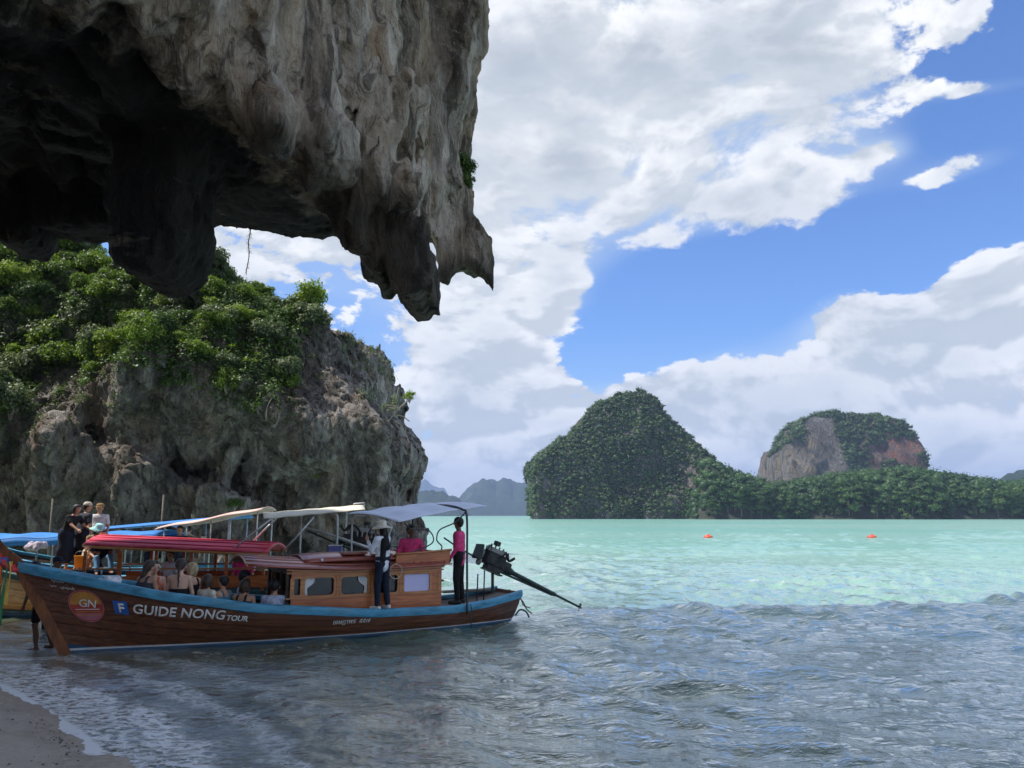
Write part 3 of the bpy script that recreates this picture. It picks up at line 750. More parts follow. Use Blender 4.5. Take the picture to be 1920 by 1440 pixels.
# sand
gx = np.concatenate([np.linspace(-60, -12, 40), np.linspace(-11.8, 0, 150), np.linspace(0.6, 70, 40)]); gy = np.concatenate([np.linspace(-50, 2, 40), np.linspace(2.1, 15, 150), np.linspace(15.8, 60, 30)])
GX, GY = np.meshgrid(gx, gy, indexing='ij')
D = land_d(GX.astype(np.float32), GY.astype(np.float32))
GZ = bed_z(GX, GY, D) + 0.012 * fbm(GX * 1.1, GY * 1.1, 0, 4) + 0.004 * fbm(GX * 9, GY * 9, 1, 2)
nx, ny = GX.shape; vi = np.arange(nx * ny).reshape(nx, ny)
q = np.stack([vi[:-1, :-1], vi[1:, :-1], vi[1:, 1:], vi[:-1, 1:]], -1).reshape(-1, 4)
m, N = new_mat('wet_sand')
oc = N.node('ShaderNodeTexCoord').outputs['Object']
zz = N.node('ShaderNodeSeparateXYZ'); N.set(zz.inputs[0], oc)
n1_ = N.noise(oc, 1.2, 6, 0.6); n2_ = N.noise(oc, 60, 4, 0.7); n3_ = N.noise(oc, 9, 5, 0.65)
wet = N.map(N.math('ADD', zz.outputs[2], N.math('MULTIPLY', n1_, 0.08)), 0.05, 0.19, 1, 0)
dry = N.mix(N.map(n2_, 0.35, 0.65), (0.38, 0.32, 0.24), (0.52, 0.45, 0.36))
dry = N.mix(N.map(n3_, 0.6, 0.72), dry, (0.18, 0.145, 0.11))
wetc = N.mix(N.map(n3_, 0.4, 0.6), (0.40, 0.325, 0.245), (0.50, 0.415, 0.32))
spk = N.voro(oc, 46, 'F1'); dots = N.map(spk, 0.10, 0.17, 1, 0)
dm = N.math('MULTIPLY', dots, N.map(N.noise(oc, 3.1, 3, 0.5), 0.54, 0.62))
colr = N.mix(wet, dry, wetc); colr = N.mix(N.math('MULTIPLY', dm, 0.6), colr, (0.05, 0.042, 0.035))
hgt = N.math('ADD', N.math('MULTIPLY', n2_, 0.5), N.math('ADD', n3_, N.math('MULTIPLY', dm, 1.0)))
finish(N, principled(N, colr, N.math('SUBTRACT', 0.8, N.math('MULTIPLY', wet, 0.55)), 0, N.bump(hgt, 0.35, 0.02), N.math('ADD', 0.3, N.math('MULTIPLY', wet, 0.25))))
beach = quads('beach', np.stack([GX, GY, GZ], -1).reshape(-1, 3), q, m, True)
tag(beach, kind='structure', label='grey brown wet sand beach at the lower left')

# sea sheet: dense near the beach, coarser out to the horizon
ang = np.concatenate([np.linspace(-178, -46, 50), np.linspace(-45, 42, 560), np.linspace(43, 180, 50)])
rr = [2.5]
while rr[-1] < 14000:
    r0 = rr[-1]; rr.append(r0 * (1 + (0.0062 if r0 < 60 else 0.012 if r0 < 400 else 0.06)))
rr = np.array(rr)
A, RR = np.meshgrid(np.radians(ang), rr, indexing='ij')
SX = RR * np.sin(A); SY = RR * np.cos(A)
Dn = np.full(SX.shape, 60.0, np.float32); near = RR < 70
Dn[near] = land_d(SX[near].astype(np.float32), SY[near].astype(np.float32))
cell = RR * 0.0035
H = np.zeros_like(SX); wr = np.random.default_rng(4)
def wave(lam, amp, th, ph, sharp=1.0, mod=None):
    k = 2 * math.pi / lam
    w = np.clip((lam / (cell * 2.2 + 1e-6) - 1), 0, 1)
    c_ = 0.5 + 0.5 * np.sin(k * (SX * math.cos(th) + SY * math.sin(th)) + ph + 1.3 * pn(SX / lam * 0.45 + ph, SY / lam * 0.45, 0))
    v = amp * (c_ ** sharp * 2 - 0.9) * w
    if mod is not None: v = v * mod
    return v
patch = np.clip(0.6 + 1.1 * pn(SX * 0.10, SY * 0.16, 3.3) + 0.5 * pn(SX * 0.3, SY * 0.5, 1.3), 0.12, 1.6)
for i in range(9):
    lam = 3.4 / 1.38 ** i
    for j in range(2):
        th = R(238 + wr.normal() * (20 + 5 * i)) ; H += wave(lam, (0.0085 if lam > 1.9 else 0.0165 if lam > 0.6 else 0.0065) * lam ** 0.95, th, wr.uniform(0, 9), 1.7, patch)
H += 0.020 * ridged(SX * 0.75 + 0.2 * SY, SY * 1.3, 0.3, 4, 0.55) * np.clip((0.6 / cell - 1), 0, 1)
# swell that steepens where it meets the beach, following the waterline
sw = np.exp(-((Dn - 2.2) / 1.5) ** 2)
warp = Dn * (1 + 0.0 * SX) + 0.45 * pn(SX * 0.35, SY * 0.35, 9.1) + 0.12 * pn(SX * 1.3, SY * 1.3, 2.2)
H += 0.05 * np.clip((Dn + 0.3) / 2, 0, 1) * np.exp(-Dn / 7) * (np.clip(0.5 + 0.5 * np.sin(warp * 2 * math.pi / 1.25), 0, 1) ** 2.2) * (0.55 + 0.9 * pn(SX * 0.5, SY * 0.5, 6))
H *= np.clip((Dn + 0.9) / 7.0, 0.05, 1) ** 0.8
H *= np.where(np.isfinite(H), 1, 0)
far = np.clip((RR - 80) / 400, 0, 1)
SZ = H * (1 - far)
nx, ny = SX.shape; vi = np.arange(nx * ny).reshape(nx, ny)
q = np.stack([vi[:-1, :-1], vi[:-1, 1:], vi[1:, 1:], vi[1:, :-1]], -1).reshape(-1, 4)
keep = (Dn.ravel()[q].max(1) > -1.2)
q = q[keep][:, ::-1]
m, N = new_mat('sea_water')
oc = N.node('ShaderNodeTexCoord').outputs['Object']
dd = N.node('ShaderNodeAttribute', attribute_name='offshore').outputs['Fac']
tb = N.noise(N.mapping(oc, (0.5, 0.5, 0.5)), 0.9, 5, 0.6)
dd2 = N.math('ADD', dd, N.math('MULTIPLY', N.math('SUBTRACT', tb, 0.5), 5.0))
body = N.ramp(N.math('DIVIDE', dd2, 40.0), [(0.0, (0.21, 0.19, 0.12)), (0.10, (0.125, 0.16, 0.095)), (0.22, (0.10, 0.205, 0.155)), (0.36, (0.16, 0.31, 0.255)), (0.62, (0.235, 0.41, 0.335))])
big = N.noise(N.mapping(oc, (0.004, 0.012, 0.01)), 1.0, 4, 0.6)
body = N.mix(N.math('MULTIPLY', N.map(big, 0.4, 0.65), N.map(dd, 15, 40)), body, (0.17, 0.385, 0.32))
# fine relief; its pattern widens with distance so far water keeps its sparkle
b1 = N.noise(N.mapping(oc, (1.0, 1.5, 1), rot=(0, 0, 0.2)), 2.3, 7, 0.58, 0.3)
b2 = N.noise(N.mapping(oc, (1.0, 1.7, 1), rot=(0, 0, -0.3)), 7.5, 5, 0.6, 0.4)
b3 = N.noise(N.mapping(oc, (0.35, 0.6, 1)), 0.7, 7, 0.62)
hh = N.math('ADD', N.math('ADD', N.math('MULTIPLY', b1, 0.075), N.math('MULTIPLY', b2, 0.012)), N.math('MULTIPLY', b3, 0.30))
calm = N.map(dd, 0.0, 2.0, 0.35, 1.0)
nrm = N.bump(N.math('MULTIPLY', hh, calm), 1.0, 1.0)
# foam: lace where the swash thins out and flecks on the crests near shore
f1 = N.voro(N.vmath('ADD', oc, N.vmath('SCALE', N.noise(oc, 4, 4, 0.6, color=True), scale=0.25)), 7.0, 'DISTANCE_TO_EDGE')
lace = N.map(f1, 0.02, 0.12, 1, 0)
fz = N.noise(N.mapping(oc, (0.7, 1.3, 1), rot=(0, 0, 0.5)), 9, 7, 0.66, 0.5)
dj = N.math('ADD', dd, N.math('MULTIPLY', N.math('SUBTRACT', N.noise(oc, 1.1, 4, 0.6), 0.5), 1.3))
arc = N.map(N.math('ABSOLUTE', N.math('SUBTRACT', N.math('FRACT', N.math('MULTIPLY', dj, 1.15)), 0.5)), 0.10, 0.30, 1, 0)
belt = N.math('ADD', N.map(dj, 1.3, -0.2, 0, 0.9), N.math('MULTIPLY', N.math('MULTIPLY', arc, N.map(dj, 3.2, 0.8)), 0.55), clamp=True)
foam = N.math('MULTIPLY', N.math('ADD', N.math('MULTIPLY', lace, 0.40), N.map(fz, 0.40, 0.58, 0, 0.95)), belt, clamp=True)
rim = N.map(N.math('ABSOLUTE', N.math('SUBTRACT', N.math('ADD', dd, N.math('MULTIPLY', N.math('SUBTRACT', N.noise(oc, 5, 3, 0.6), 0.5), 0.12)), -0.26)), 0.06, 0.13, 1, 0)
foam = N.math('MAXIMUM', foam, N.math('MULTIPLY', rim, N.map(fz, 0.30, 0.42)), clamp=True)
crest = N.node('ShaderNodeAttribute', attribute_name='crest').outputs['Fac']
cf = N.math('MULTIPLY', N.map(N.math('ADD', crest, N.math('MULTIPLY', N.math('SUBTRACT', fz, 0.5), 0.7)), 0.68, 0.95), N.map(dd, 30, 10))
foam = N.math('MAXIMUM', foam, N.math('MULTIPLY', N.math('MULTIPLY', cf, N.map(N.math('ADD', N.math('MULTIPLY', lace, 0.4), fz), 0.45, 0.75)), 0.85))
dif = N.node('ShaderNodeBsdfDiffuse'); N.set(dif.inputs[0], body); N.set(dif.inputs['Normal'], nrm)
gl = N.node('ShaderNodeBsdfGlossy'); N.set(gl.inputs['Roughness'], 0.04); N.set(gl.inputs['Normal'], nrm); gl.inputs[0].default_value = (0.98, 1.0, 0.98, 1)
fr = N.node('ShaderNodeFresnel'); fr.inputs[0].default_value = 1.4; N.set(fr.inputs['Normal'], nrm)
frf = N.math('MINIMUM', N.math('MULTIPLY', fr.outputs[0], 2.5), N.map(dd, 14, 45, 0.85, 0.40))
mx = N.node('ShaderNodeMixShader'); N.set(mx.inputs[0], frf); N.l.new(dif.outputs[0], mx.inputs[1]); N.l.new(gl.outputs[0], mx.inputs[2])
fo = N.node('ShaderNodeBsdfDiffuse'); fo.inputs[0].default_value = (0.78, 0.79, 0.78, 1)
mx2 = N.node('ShaderNodeMixShader'); N.set(mx2.inputs[0], foam); N.l.new(mx.outputs[0], mx2.inputs[1]); N.l.new(fo.outputs[0], mx2.inputs[2])
finish(N, mx2.outputs[0])
sea = quads('sea', np.stack([SX, SY, SZ], -1).reshape(-1, 3), q, m, True)
a = sea.data.attributes.new('offshore', 'FLOAT', 'POINT'); a.data.foreach_set('value', Dn.ravel().astype(np.float32))
cr = (H / 0.13)
a = sea.data.attributes.new('crest', 'FLOAT', 'POINT'); a.data.foreach_set('value', cr.ravel().astype(np.float32))
tag(sea, kind='structure', label='turquoise sea with brown shaded shallows and small breaking ripples')

# shells and pebbles scattered on the wet sand
pr_ = np.random.default_rng(12); V = []; F = []; k0 = 0
bm = bmesh.new(); bmesh.ops.create_icosphere(bm, subdivisions=1, radius=1); iv = np.array([v.co[:] for v in bm.verts]); it = np.array([[v.index for v in f.verts] for f in bm.faces]); bm.free()
cnt = 0
while cnt < 420:
    if pr_.random() < 0.6: g = ground(pr_.normal(150, 60), pr_.normal(1372, 35))
    else: g = ground(pr_.uniform(-200, 260), pr_.uniform(1265, 1600))
    d_ = float(land_d(np.array([g.x], np.float32), np.array([g.y], np.float32))[0])
    if d_ > -0.35: continue
    z_ = float(bed_z(np.array([g.x]), np.array([g.y]), np.array([d_]))[0]); r0 = 0.004 + 0.011 * pr_.random() ** 3
    V.append(iv * np.array([r0, r0 * pr_.uniform(.6, 1), r0 * 0.5]) * (1 + 0.2 * pr_.normal(size=(len(iv), 1))) + np.array([g.x, g.y, z_ + r0 * 0.3])); F.append(it + k0); k0 += len(iv); cnt += 1
pb = quads('pebbles', np.concatenate(V), np.concatenate(F), paint('shell_and_pebble', (0.16, 0.14, 0.12), 0.7, 0.8, 40), True)
tag(pb, kind='stuff', label='tiny pebbles and shell fragments scattered on the wet sand')
# ------------------------------------------------------------------ small-part helpers
def bm_obj(name, bm, mat, parent=None, smooth=False, bevel=0.0, loc=None):
    me = bpy.data.meshes.new(name)
    if bevel:
        ed = [e for e in bm.edges if e.is_manifold and e.calc_face_angle(0) > 0.5]
        if ed: bmesh.ops.bevel(bm, geom=ed, offset=bevel, segments=2, affect='EDGES', clamp_overlap=True)
    bmesh.ops.recalc_face_normals(bm, faces=bm.faces)
    bm.to_mesh(me); bm.free()
    if smooth: me.polygons.foreach_set('use_smooth', np.ones(len(me.polygons), bool))
    if mat: me.materials.append(mat)
    o = bpy.data.objects.new(name, me); C.objects.link(o)
    if parent: o.parent = parent
    if loc: o.location = loc
    return o
def add_box(bm, c, s, rot=None):
    r = bmesh.ops.create_cube(bm, size=1)
    M = Matrix.Translation(c) @ (rot.to_matrix().to_4x4() if rot else Matrix.Identity(4)) @ Matrix.Diagonal((*s, 1))
    bmesh.ops.transform(bm, matrix=M, verts=r['verts']); return r['verts']
def add_tube(bm, pts, r, n=8, cap=True):
    pts = [Vector(p) for p in pts]; rings = []
    rs = r if isinstance(r, (list, tuple)) else [r] * len(pts)
    up = None
    for i, p in enumerate(pts):
        d = (pts[min(i + 1, len(pts) - 1)] - pts[max(i - 1, 0)]).normalized()
        if up is None: up = Vector((0, 0, 1)) if abs(d.z) < 0.9 else Vector((1, 0, 0))
        x = d.cross(up).normalized(); up = x.cross(d).normalized()
        rings.append([bm.verts.new(p + (x * math.cos(2 * math.pi * k / n) + up * math.sin(2 * math.pi * k / n)) * rs[i]) for k in range(n)])
    for a, b in zip(rings, rings[1:]):
        for k in range(n): bm.faces.new((a[k], a[(k + 1) % n], b[(k + 1) % n], b[k]))
    if cap: bm.faces.new(rings[0][::-1]); bm.faces.new(rings[-1])
def box(name, c, s, mat, parent=None, bevel=0.006, rot=None):
    bm = bmesh.new(); add_box(bm, c, s, rot); return bm_obj(name, bm, mat, parent, False, bevel)
def tube(name, pts, r, mat, parent=None, n=8):
    bm = bmesh.new(); add_tube(bm, pts, r, n); return bm_obj(name, bm, mat, parent, True)
def smooth_path(P, k=6):
    P = [Vector(p) for p in P]; out = []
    for i in range(len(P) - 1):
        p0, p1, p2, p3 = P[max(i - 1, 0)], P[i], P[i + 1], P[min(i + 2, len(P) - 1)]
        for j in range(k):
            t = j / k
            out.append(0.5 * ((2 * p1) + (p2 - p0) * t + (2 * p0 - 5 * p1 + 4 * p2 - p3) * t * t + (3 * p1 - p0 - 3 * p2 + p3) * t ** 3))
    out.append(P[-1]); return out
def sheet(name, fn, nu, nv, th, mat, parent=None, smooth=True):
    """thick sheet: fn(s, t) -> point, s and t in 0..1"""
    P = np.array([[fn(i / nu, j / nv) for j in range(nv + 1)] for i in range(nu + 1)], float)
    du = np.gradient(P, axis=0); dv = np.gradient(P, axis=1)
    nrm = np.cross(du, dv); nrm /= np.linalg.norm(nrm, axis=2)[..., None] + 1e-12
    T = P + nrm * th / 2; B = P - nrm * th / 2
    V = np.concatenate([T.reshape(-1, 3), B.reshape(-1, 3)]); n = (nu + 1) * (nv + 1)
    vi = np.arange(n).reshape(nu + 1, nv + 1); F = []
    a = np.stack([vi[:-1, :-1], vi[1:, :-1], vi[1:, 1:], vi[:-1, 1:]], -1).reshape(-1, 4); F.append(a); F.append(a[:, ::-1] + n)
    def rim(l): l = np.asarray(l); F.append(np.stack([l[:-1], l[1:], l[1:] + n, l[:-1] + n], -1))
    rim(vi[0, :]); rim(vi[-1, ::-1]); rim(vi[::-1, 0]); rim(vi[:, -1])
    o = quads(name, V, np.concatenate(F), mat, smooth, parent)
    return o

# ------------------------------------------------------------------ boat materials
M_hullwood = woodmat('varnished_hull_wood', (0.21, 0.075, 0.033), (0.085, 0.03, 0.016), 0.32, 1.0, 0, 0.35)
M_stem = woodmat('bow_stem_wood', (0.30, 0.11, 0.035), (0.16, 0.052, 0.02), 0.35, 1.0, 2, 0.35)
M_cabin = woodmat('cabin_wood', (0.55, 0.165, 0.04), (0.32, 0.08, 0.02), 0.3, 1.0, 0, 0.5)
M_cabinlight = woodmat('cabin_trim_wood', (0.56, 0.24, 0.07), (0.36, 0.13, 0.035), 0.35, 1.2, 0, 0.4)
M_roofwood = woodmat('roof_wood', (0.42, 0.10, 0.06), (0.24, 0.05, 0.03), 0.28, 1.0, 0, 0.6)
M_dark = woodmat('dark_inner_wood', (0.07, 0.04, 0.025), (0.03, 0.018, 0.012), 0.6, 1.0, 0, 0.0)
M_deck = woodmat('deck_boards', (0.24, 0.20, 0.16), (0.12, 0.10, 0.08), 0.7, 1.0, 0, 0.0)
M_bluerail = paint('blue_rail_paint', (0.075, 0.31, 0.46), 0.35, 0.35, 3, 0, 0.6, 0.15, (0.16, 0.22, 0.24), (0.9, 3, 3))
M_bluehull = paint('blue_bottom_paint', (0.02, 0.07, 0.14), 0.5, 0.3, 3)
M_whitestripe = paint('white_boot_stripe', (0.50, 0.50, 0.48), 0.6, 0.2, 4, dirt=(0.25, 0.24, 0.2))
M_green = paint('dark_green_paint', (0.03, 0.085, 0.085), 0.45, 0.3, 3)
M_pinkroof = paint('red_roof_paint', (0.62, 0.05, 0.10), 0.5, 0.3, 2.0, 0, 0.4, 0.2, (0.66, 0.22, 0.24), (0.4, 2.5, 2))
M_orangewood = woodmat('orange_varnish_wood', (0.62, 0.30, 0.10), (0.42, 0.17, 0.05), 0.35, 1.0, 0, 0.4)
M_cream = paint('cream_canvas', (0.80, 0.74, 0.58), 0.85, 0.08, 3)
M_bluecanvas = paint('blue_canvas', (0.04, 0.23, 0.62), 0.75, 0.15, 2)
M_paleblue = paint('pale_blue_canvas', (0.74, 0.80, 0.93), 0.8, 0.08, 1.2, stretch=(1, 3, 1))
M_pinkcanvas = paint('faded_pink_canvas', (0.72, 0.50, 0.44), 0.85, 0.15, 2)
M_pipe = paint('galvanised_pipe', (0.55, 0.56, 0.55), 0.4, 0.2, 8, 0.6)
M_darkpipe = paint('dark_pipe', (0.07, 0.075, 0.08), 0.45, 0.3, 8, 0.4)
M_whitepaint = paint('white_paint', (0.75, 0.75, 0.73), 0.5, 0.12, 6)
M_lettering = paint('white_lettering_paint', (0.78, 0.76, 0.70), 0.6, 0.12, 10)
M_engine = paint('greasy_engine_metal', (0.035, 0.036, 0.036), 0.5, 0.6, 9, 0.5, dirt=(0.12, 0.10, 0.08))
M_steel = paint('worn_steel', (0.22, 0.22, 0.21), 0.45, 0.4, 8, 0.7, dirt=(0.10, 0.05, 0.03))
M_shaft = paint('green_black_shaft', (0.03, 0.05, 0.042), 0.5, 0.4, 6, 0.2)
M_rope = paint('pale_rope', (0.45, 0.38, 0.27), 0.9, 0.3, 30)
M_curtain = paint('white_curtain', (0.72, 0.72, 0.70), 0.85, 0.08, 6)
def glassmat(name, col, rough=0.06):
    m, N = new_mat(name); finish(N, principled(N, col, rough, 0, None, 0.8)); return m
M_glass = glassmat('dark_window_glass', (0.012, 0.013, 0.015))
M_blind = paint('lilac_window_blind', (0.60, 0.58, 0.83), 0.5, 0.03, 2)

# ------------------------------------------------------------------ hulls
class Hull:
    """long-tail hull in boat coordinates: u from stern to bow, v across, z up"""
    def __init__(s, sheer, beam, L=10.0, rake=0.72, keel=-0.35):
        s.su, s.sz = zip(*sheer); s.bu, s.bb = zip(*beam); s.L = L; s.rake = rake; s.keel = keel
    def zs(s, u): return float(np.interp(u, s.su, s.sz))
    def b(s, u):
        return float(np.interp(u, s.bu, s.bb))
    def pt(s, u, t, side=1, out=0.0):
        """t 0 at the sheer, 1 at the keel line"""
        f = min(max((u / s.L), 0), 1)
        zs = s.zs(u); b = s.b(u)
        k = 2.6 - 1.5 * max(0, (f - 0.45) / 0.55) ** 1.2
        v = b * (1 - t ** k) * (1 - 0.12 * t)
        zk = s.keel + 0.35 * max(0, (f - 0.7) / 0.3) ** 2 * 0.6 + 0.25 * max(0, (0.12 - f) / 0.12)
        z = zs + (zk - zs) * t
        ue = u - s.rake * 1.25 * t * max(0, (f - 0.55) / 0.45) ** 2 + 0.25 * t * max(0, (0.12 - f) / 0.12)
        return Vector((ue, (v + out) * side, z))
    def at_z(s, u, z, side=1, out=0.0):
        """hull point whose world height is z at sheer station u"""
        lo, hi = 0.0, 1.0
        for _ in range(22):
            m = (lo + hi) / 2
            if s.pt(u, m).z > z: lo = m
            else: hi = m
        return s.pt(u, lo, side, out)
def build_hull(H, root, mat_plank, mat_rail, mat_stem, mat_bottom, mat_stripe, umax, nplank=7, prow=None, stripe=0.05, umin=0.0):
    us = np.linspace(umin, umax, 44)
    T = np.linspace(0, 0.80, nplank + 1)
    for side in (1, -1):
        for k in range(nplank):
            jit = 0.004 * ((k * 7) % 3)
            V = []; t0 = T[k] + 0.002; t1 = T[k + 1] - 0.004
            for u in us:
                a = H.pt(u, t0, side, jit); m = H.pt(u, (t0 + t1) / 2, side, jit + 0.004); b = H.pt(u, t1, side, jit)
                ai = H.pt(u, t0, side, -0.035); bi = H.pt(u, t1, side, -0.035)
                V += [a[:], m[:], b[:], bi[:], ai[:]]
            n = len(us); F = []
            for i in range(n - 1):
                for j in range(5):
                    F.append((i * 5 + j, i * 5 + (j + 1) % 5, (i + 1) * 5 + (j + 1) % 5, (i + 1) * 5 + j))
            if side < 0: F = [f[::-1] for f in F]
            o = quads('plank', V, np.array(F)[:, ::-1], mat_plank, False, root)
            o.data.polygons.foreach_set('use_smooth', np.ones(len(o.data.polygons), bool))
            o.data.set_sharp_from_angle(angle=R(35))
    # bottom: from the last plank to the keel, closed
    V = []; m_ = 7
    for u in us:
        for j in range(m_):
            t = 0.80 + 0.20 * abs(1 - 2 * j / (m_ - 1)) * -1 + 0.20
            t = 0.797 + 0.203 * (1 - abs(1 - 2 * j / (m_ - 1)))
            p = H.pt(u, t, 1 if j <= m_ // 2 else -1); V.append(p[:])
    n = len(us); F = [(i * m_ + j, i * m_ + j + 1, (i + 1) * m_ + j + 1, (i + 1) * m_ + j) for i in range(n - 1) for j in range(m_ - 1)]
    quads('hull_bottom', V, F, mat_bottom, True, root)
    # inner lining and deck
    V = []; m_ = 9
    for u in us:
        for j in range(m_):
            s_ = 1 - 2 * j / (m_ - 1); p = H.pt(u, min(0.75, 0.04 + 0.9 * (1 - abs(s_))), 1 if s_ >= 0 else -1, -0.05)
            V.append(p[:])
    quads('inner_lining', V, [(i * m_ + j, i * m_ + j + 1, (i + 1) * m_ + j + 1, (i + 1) * m_ + j) for i in range(n - 1) for j in range(m_ - 1)], M_dark, True, root)
    # stripe at the waterline
    for side in (1, -1):
        V = []
        for u in us:
            zt_ = stripe + 0.02 * max(0, (u - 5) / 5)
            for z, o_ in ((zt_, 0.022), (0.0, 0.022), (-0.2, 0.012), (-0.2, -0.02), (zt_, -0.02)): V.append(H.at_z(u, z + 0.01, side, o_)[:])
        F = [(i * 5 + j, i * 5 + (j + 1) % 5, (i + 1) * 5 + (j + 1) % 5, (i + 1) * 5 + j) for i in range(n - 1) for j in range(5)]
        quads('boot_stripe', V, np.array(F) if side < 0 else np.array(F)[:, ::-1], mat_stripe, False, root)
        V = []
        for u in us:
            for z, o_ in ((0.045, 0.027), (-0.05, 0.027), (-0.22, 0.014), (-0.22, -0.02), (0.045, -0.02)): V.append(H.at_z(min(u, umax), z, side, o_)[:])
        quads('bottom_paint', V, np.array(F) if side < 0 else np.array(F)[:, ::-1], mat_bottom, False, root)
    # blue rail along each sheer
    for side in (1, -1):
        V = []
        for u in us:
            p = H.pt(u, 0, side); h = 0.115
            for dv, dz in ((-0.06, 0.035), (0.02, 0.045), (0.055, 0.02), (0.06, -0.05), (0.03, -h), (-0.03, -h), (-0.07, -0.02)):
                V.append((p.x, p.y + dv * side, p.z + dz))
        k = 7
        F = [(i * k + j, i * k + (j + 1) % k, (i + 1) * k + (j + 1) % k, (i + 1) * k + j) for i in range(n - 1) for j in range(k)]
        o = quads('rail', V, np.array(F), mat_rail, True, root); o.data.set_sharp_from_angle(angle=R(50))
    # stem post and prow
    S = [H.pt(umax, t)[:] for t in (0.97, 0.8, 0.6, 0.4, 0.2, 0.0)]
    S = [(x + 0.02, 0, z) for x, y, z in S]
    S += prow or [(umax + 0.25, 0, S[-1][2] + 0.3), (umax + 0.62, 0, S[-1][2] + 0.85), (umax + 0.85, 0, S[-1][2] + 1.5)]
    S = smooth_path(S, 4); bm = bmesh.new(); rings = []
    for i, p in enumerate(S):
        d = (S[min(i + 1, len(S) - 1)] - S[max(i - 1, 0)]).normalized(); nrm = Vector((-d.z, 0, d.x)); w = 0.055; dpt = 0.10
        if nrm.x > 0: nrm = -nrm
        rings.append([bm.verts.new(p + Vector((0, sv * w * f, 0)) + nrm * q) for sv, f, q in ((1, 1.5, dpt), (-1, 1.5, dpt), (-1, 0.6, -0.07), (1, 0.6, -0.07))])
    for a, b in zip(rings, rings[1:]):
        for k in range(4): bm.faces.new((a[k], a[(k + 1) % 4], b[(k + 1) % 4], b[k]))
    bm.faces.new(rings[0]); bm.faces.new(rings[-1][::-1])
    bm_obj('stem_post', bm, mat_stem, root, False, 0.012)
    # transom
    bm = bmesh.new(); ring = [H.pt(umin, t, 1)[:] for t in np.linspace(0, 1, 7)] + [H.pt(umin, t, -1)[:] for t in np.linspace(0.999, 0, 7)]
    f = bm.faces.new([bm.verts.new(p) for p in ring]); r = bmesh.ops.extrude_face_region(bm, geom=[f])
    bmesh.ops.translate(bm, verts=[v for v in r['geom'] if isinstance(v, bmesh.types.BMVert)], vec=(0.05, 0, 0))
    bm_obj('transom', bm, mat_plank, root)
def engine(root, E, shaft_dir, L=2.4, flip=1, s=1.0):
    """long-tail car engine on a swivel post; E centre, shaft_dir unit vector of the propeller tube"""
    E = Vector(E); d = Vector(shaft_dir).normalized(); side = Vector((0, 0, 1)).cross(d).normalized(); up = d.cross(side)
    if up.z < 0: up = -up
    def L2(a, b, c): return E + (d * a + side * b + up * c) * s
    rot = Matrix((d, side, up)).transposed().to_quaternion()
    bm = bmesh.new(); add_box(bm, L2(-0.05, 0, 0.02), (0.46 * s, 0.26 * s, 0.26 * s), rot); add_box(bm, L2(-0.02, 0, -0.16), (0.36 * s, 0.2 * s, 0.12 * s), rot)
    add_box(bm, L2(0.26, 0, -0.02), (0.2 * s, 0.2 * s, 0.2 * s), rot)
    bm_obj('engine_block', bm, M_engine, root, False, 0.02)
    bm = bmesh.new(); add_box(bm, L2(-0.06, 0.02, 0.2), (0.42 * s, 0.14 * s, 0.09 * s), rot)
    for i in range(4): add_tube(bm, [L2(-0.2 + 0.1 * i, 0.08, 0.12), L2(-0.2 + 0.1 * i, 0.17, 0.17), L2(-0.2 + 0.1 * i, 0.2, 0.05)], 0.022 * s, 6)
    for i in range(4): add_tube(bm, [L2(-0.2 + 0.1 * i, 0, 0.24), L2(-0.2 + 0.1 * i, 0.0, 0.30)], 0.018 * s, 6)
    bm_obj('cylinder_head', bm, M_steel, root, False, 0.006)
    bm = bmesh.new()
    add_tube(bm, [L2(-0.36, 0, 0.03), L2(-0.40, 0, 0.03)], 0.13 * s, 14); add_tube(bm, [L2(-0.32, 0.03, -0.12), L2(-0.37, 0.03, -0.12)], 0.08 * s, 12); add_tube(bm, [L2(-0.32, 0.09, 0.16), L2(-0.37, 0.09, 0.16)], 0.055 * s, 12)
    bm_obj('pulley', bm, M_steel, root)
    box('radiator', L2(-0.45, 0, 0.05), (0.05 * s, 0.3 * s, 0.3 * s), M_shaft, root, 0.01, rot)
    bm = bmesh.new()
    for k in range(6):
        a = k * math.pi / 3; add_box(bm, L2(-0.42, 0.07 * math.cos(a), 0.03 + 0.07 * math.sin(a)), (0.012 * s, 0.10 * s, 0.035 * s), rot @ Euler((a, 0.3, 0)).to_quaternion())
    bm_obj('fan', bm, M_steel, root)
    tube('exhaust_pipe', smooth_path([L2(0.0, 0.15, 0.1), L2(0.15, 0.18, 0.26), L2(0.28, 0.14, 0.25), L2(0.36, 0.1, 0.14), L2(0.46, 0.08, 0.24)], 4), 0.028 * s, M_engine, root)
    bm = bmesh.new(); add_tube(bm, [L2(-0.12, -0.06, 0.3), L2(-0.12, -0.06, 0.38)], 0.075 * s, 12); bm_obj('air_filter', bm, M_engine, root)
    bm = bmesh.new(); r_2 = random.Random(3)
    for k in range(9):
        a = [r_2.uniform(-0.3, 0.25), r_2.uniform(-0.16, 0.2), r_2.uniform(-0.1, 0.2)]
        add_tube(bm, smooth_path([L2(*a), L2(a[0] + r_2.uniform(-.1, .1), a[1] * 1.3, a[2] + 0.12), L2(a[0] + r_2.uniform(-.2, .2), a[1] * 1.2, a[2] - 0.05)], 3), 0.011 * s, 5)
    bm_obj('hose', bm, M_engine, root, True)['kind'] = 'stuff'
    tube('shaft_tube', [L2(0.3, 0, -0.05), L2(0.42, 0, -0.06), L2(0.5, 0, -0.07), L2(L * 0.7, 0, -0.12), L2(L * 0.7 + 0.01, 0, -0.12), L2(L, 0, -0.15)], [0.09 * s, 0.07 * s, 0.05 * s, 0.042 * s, 0.026 * s, 0.022 * s], M_shaft, root, 10)
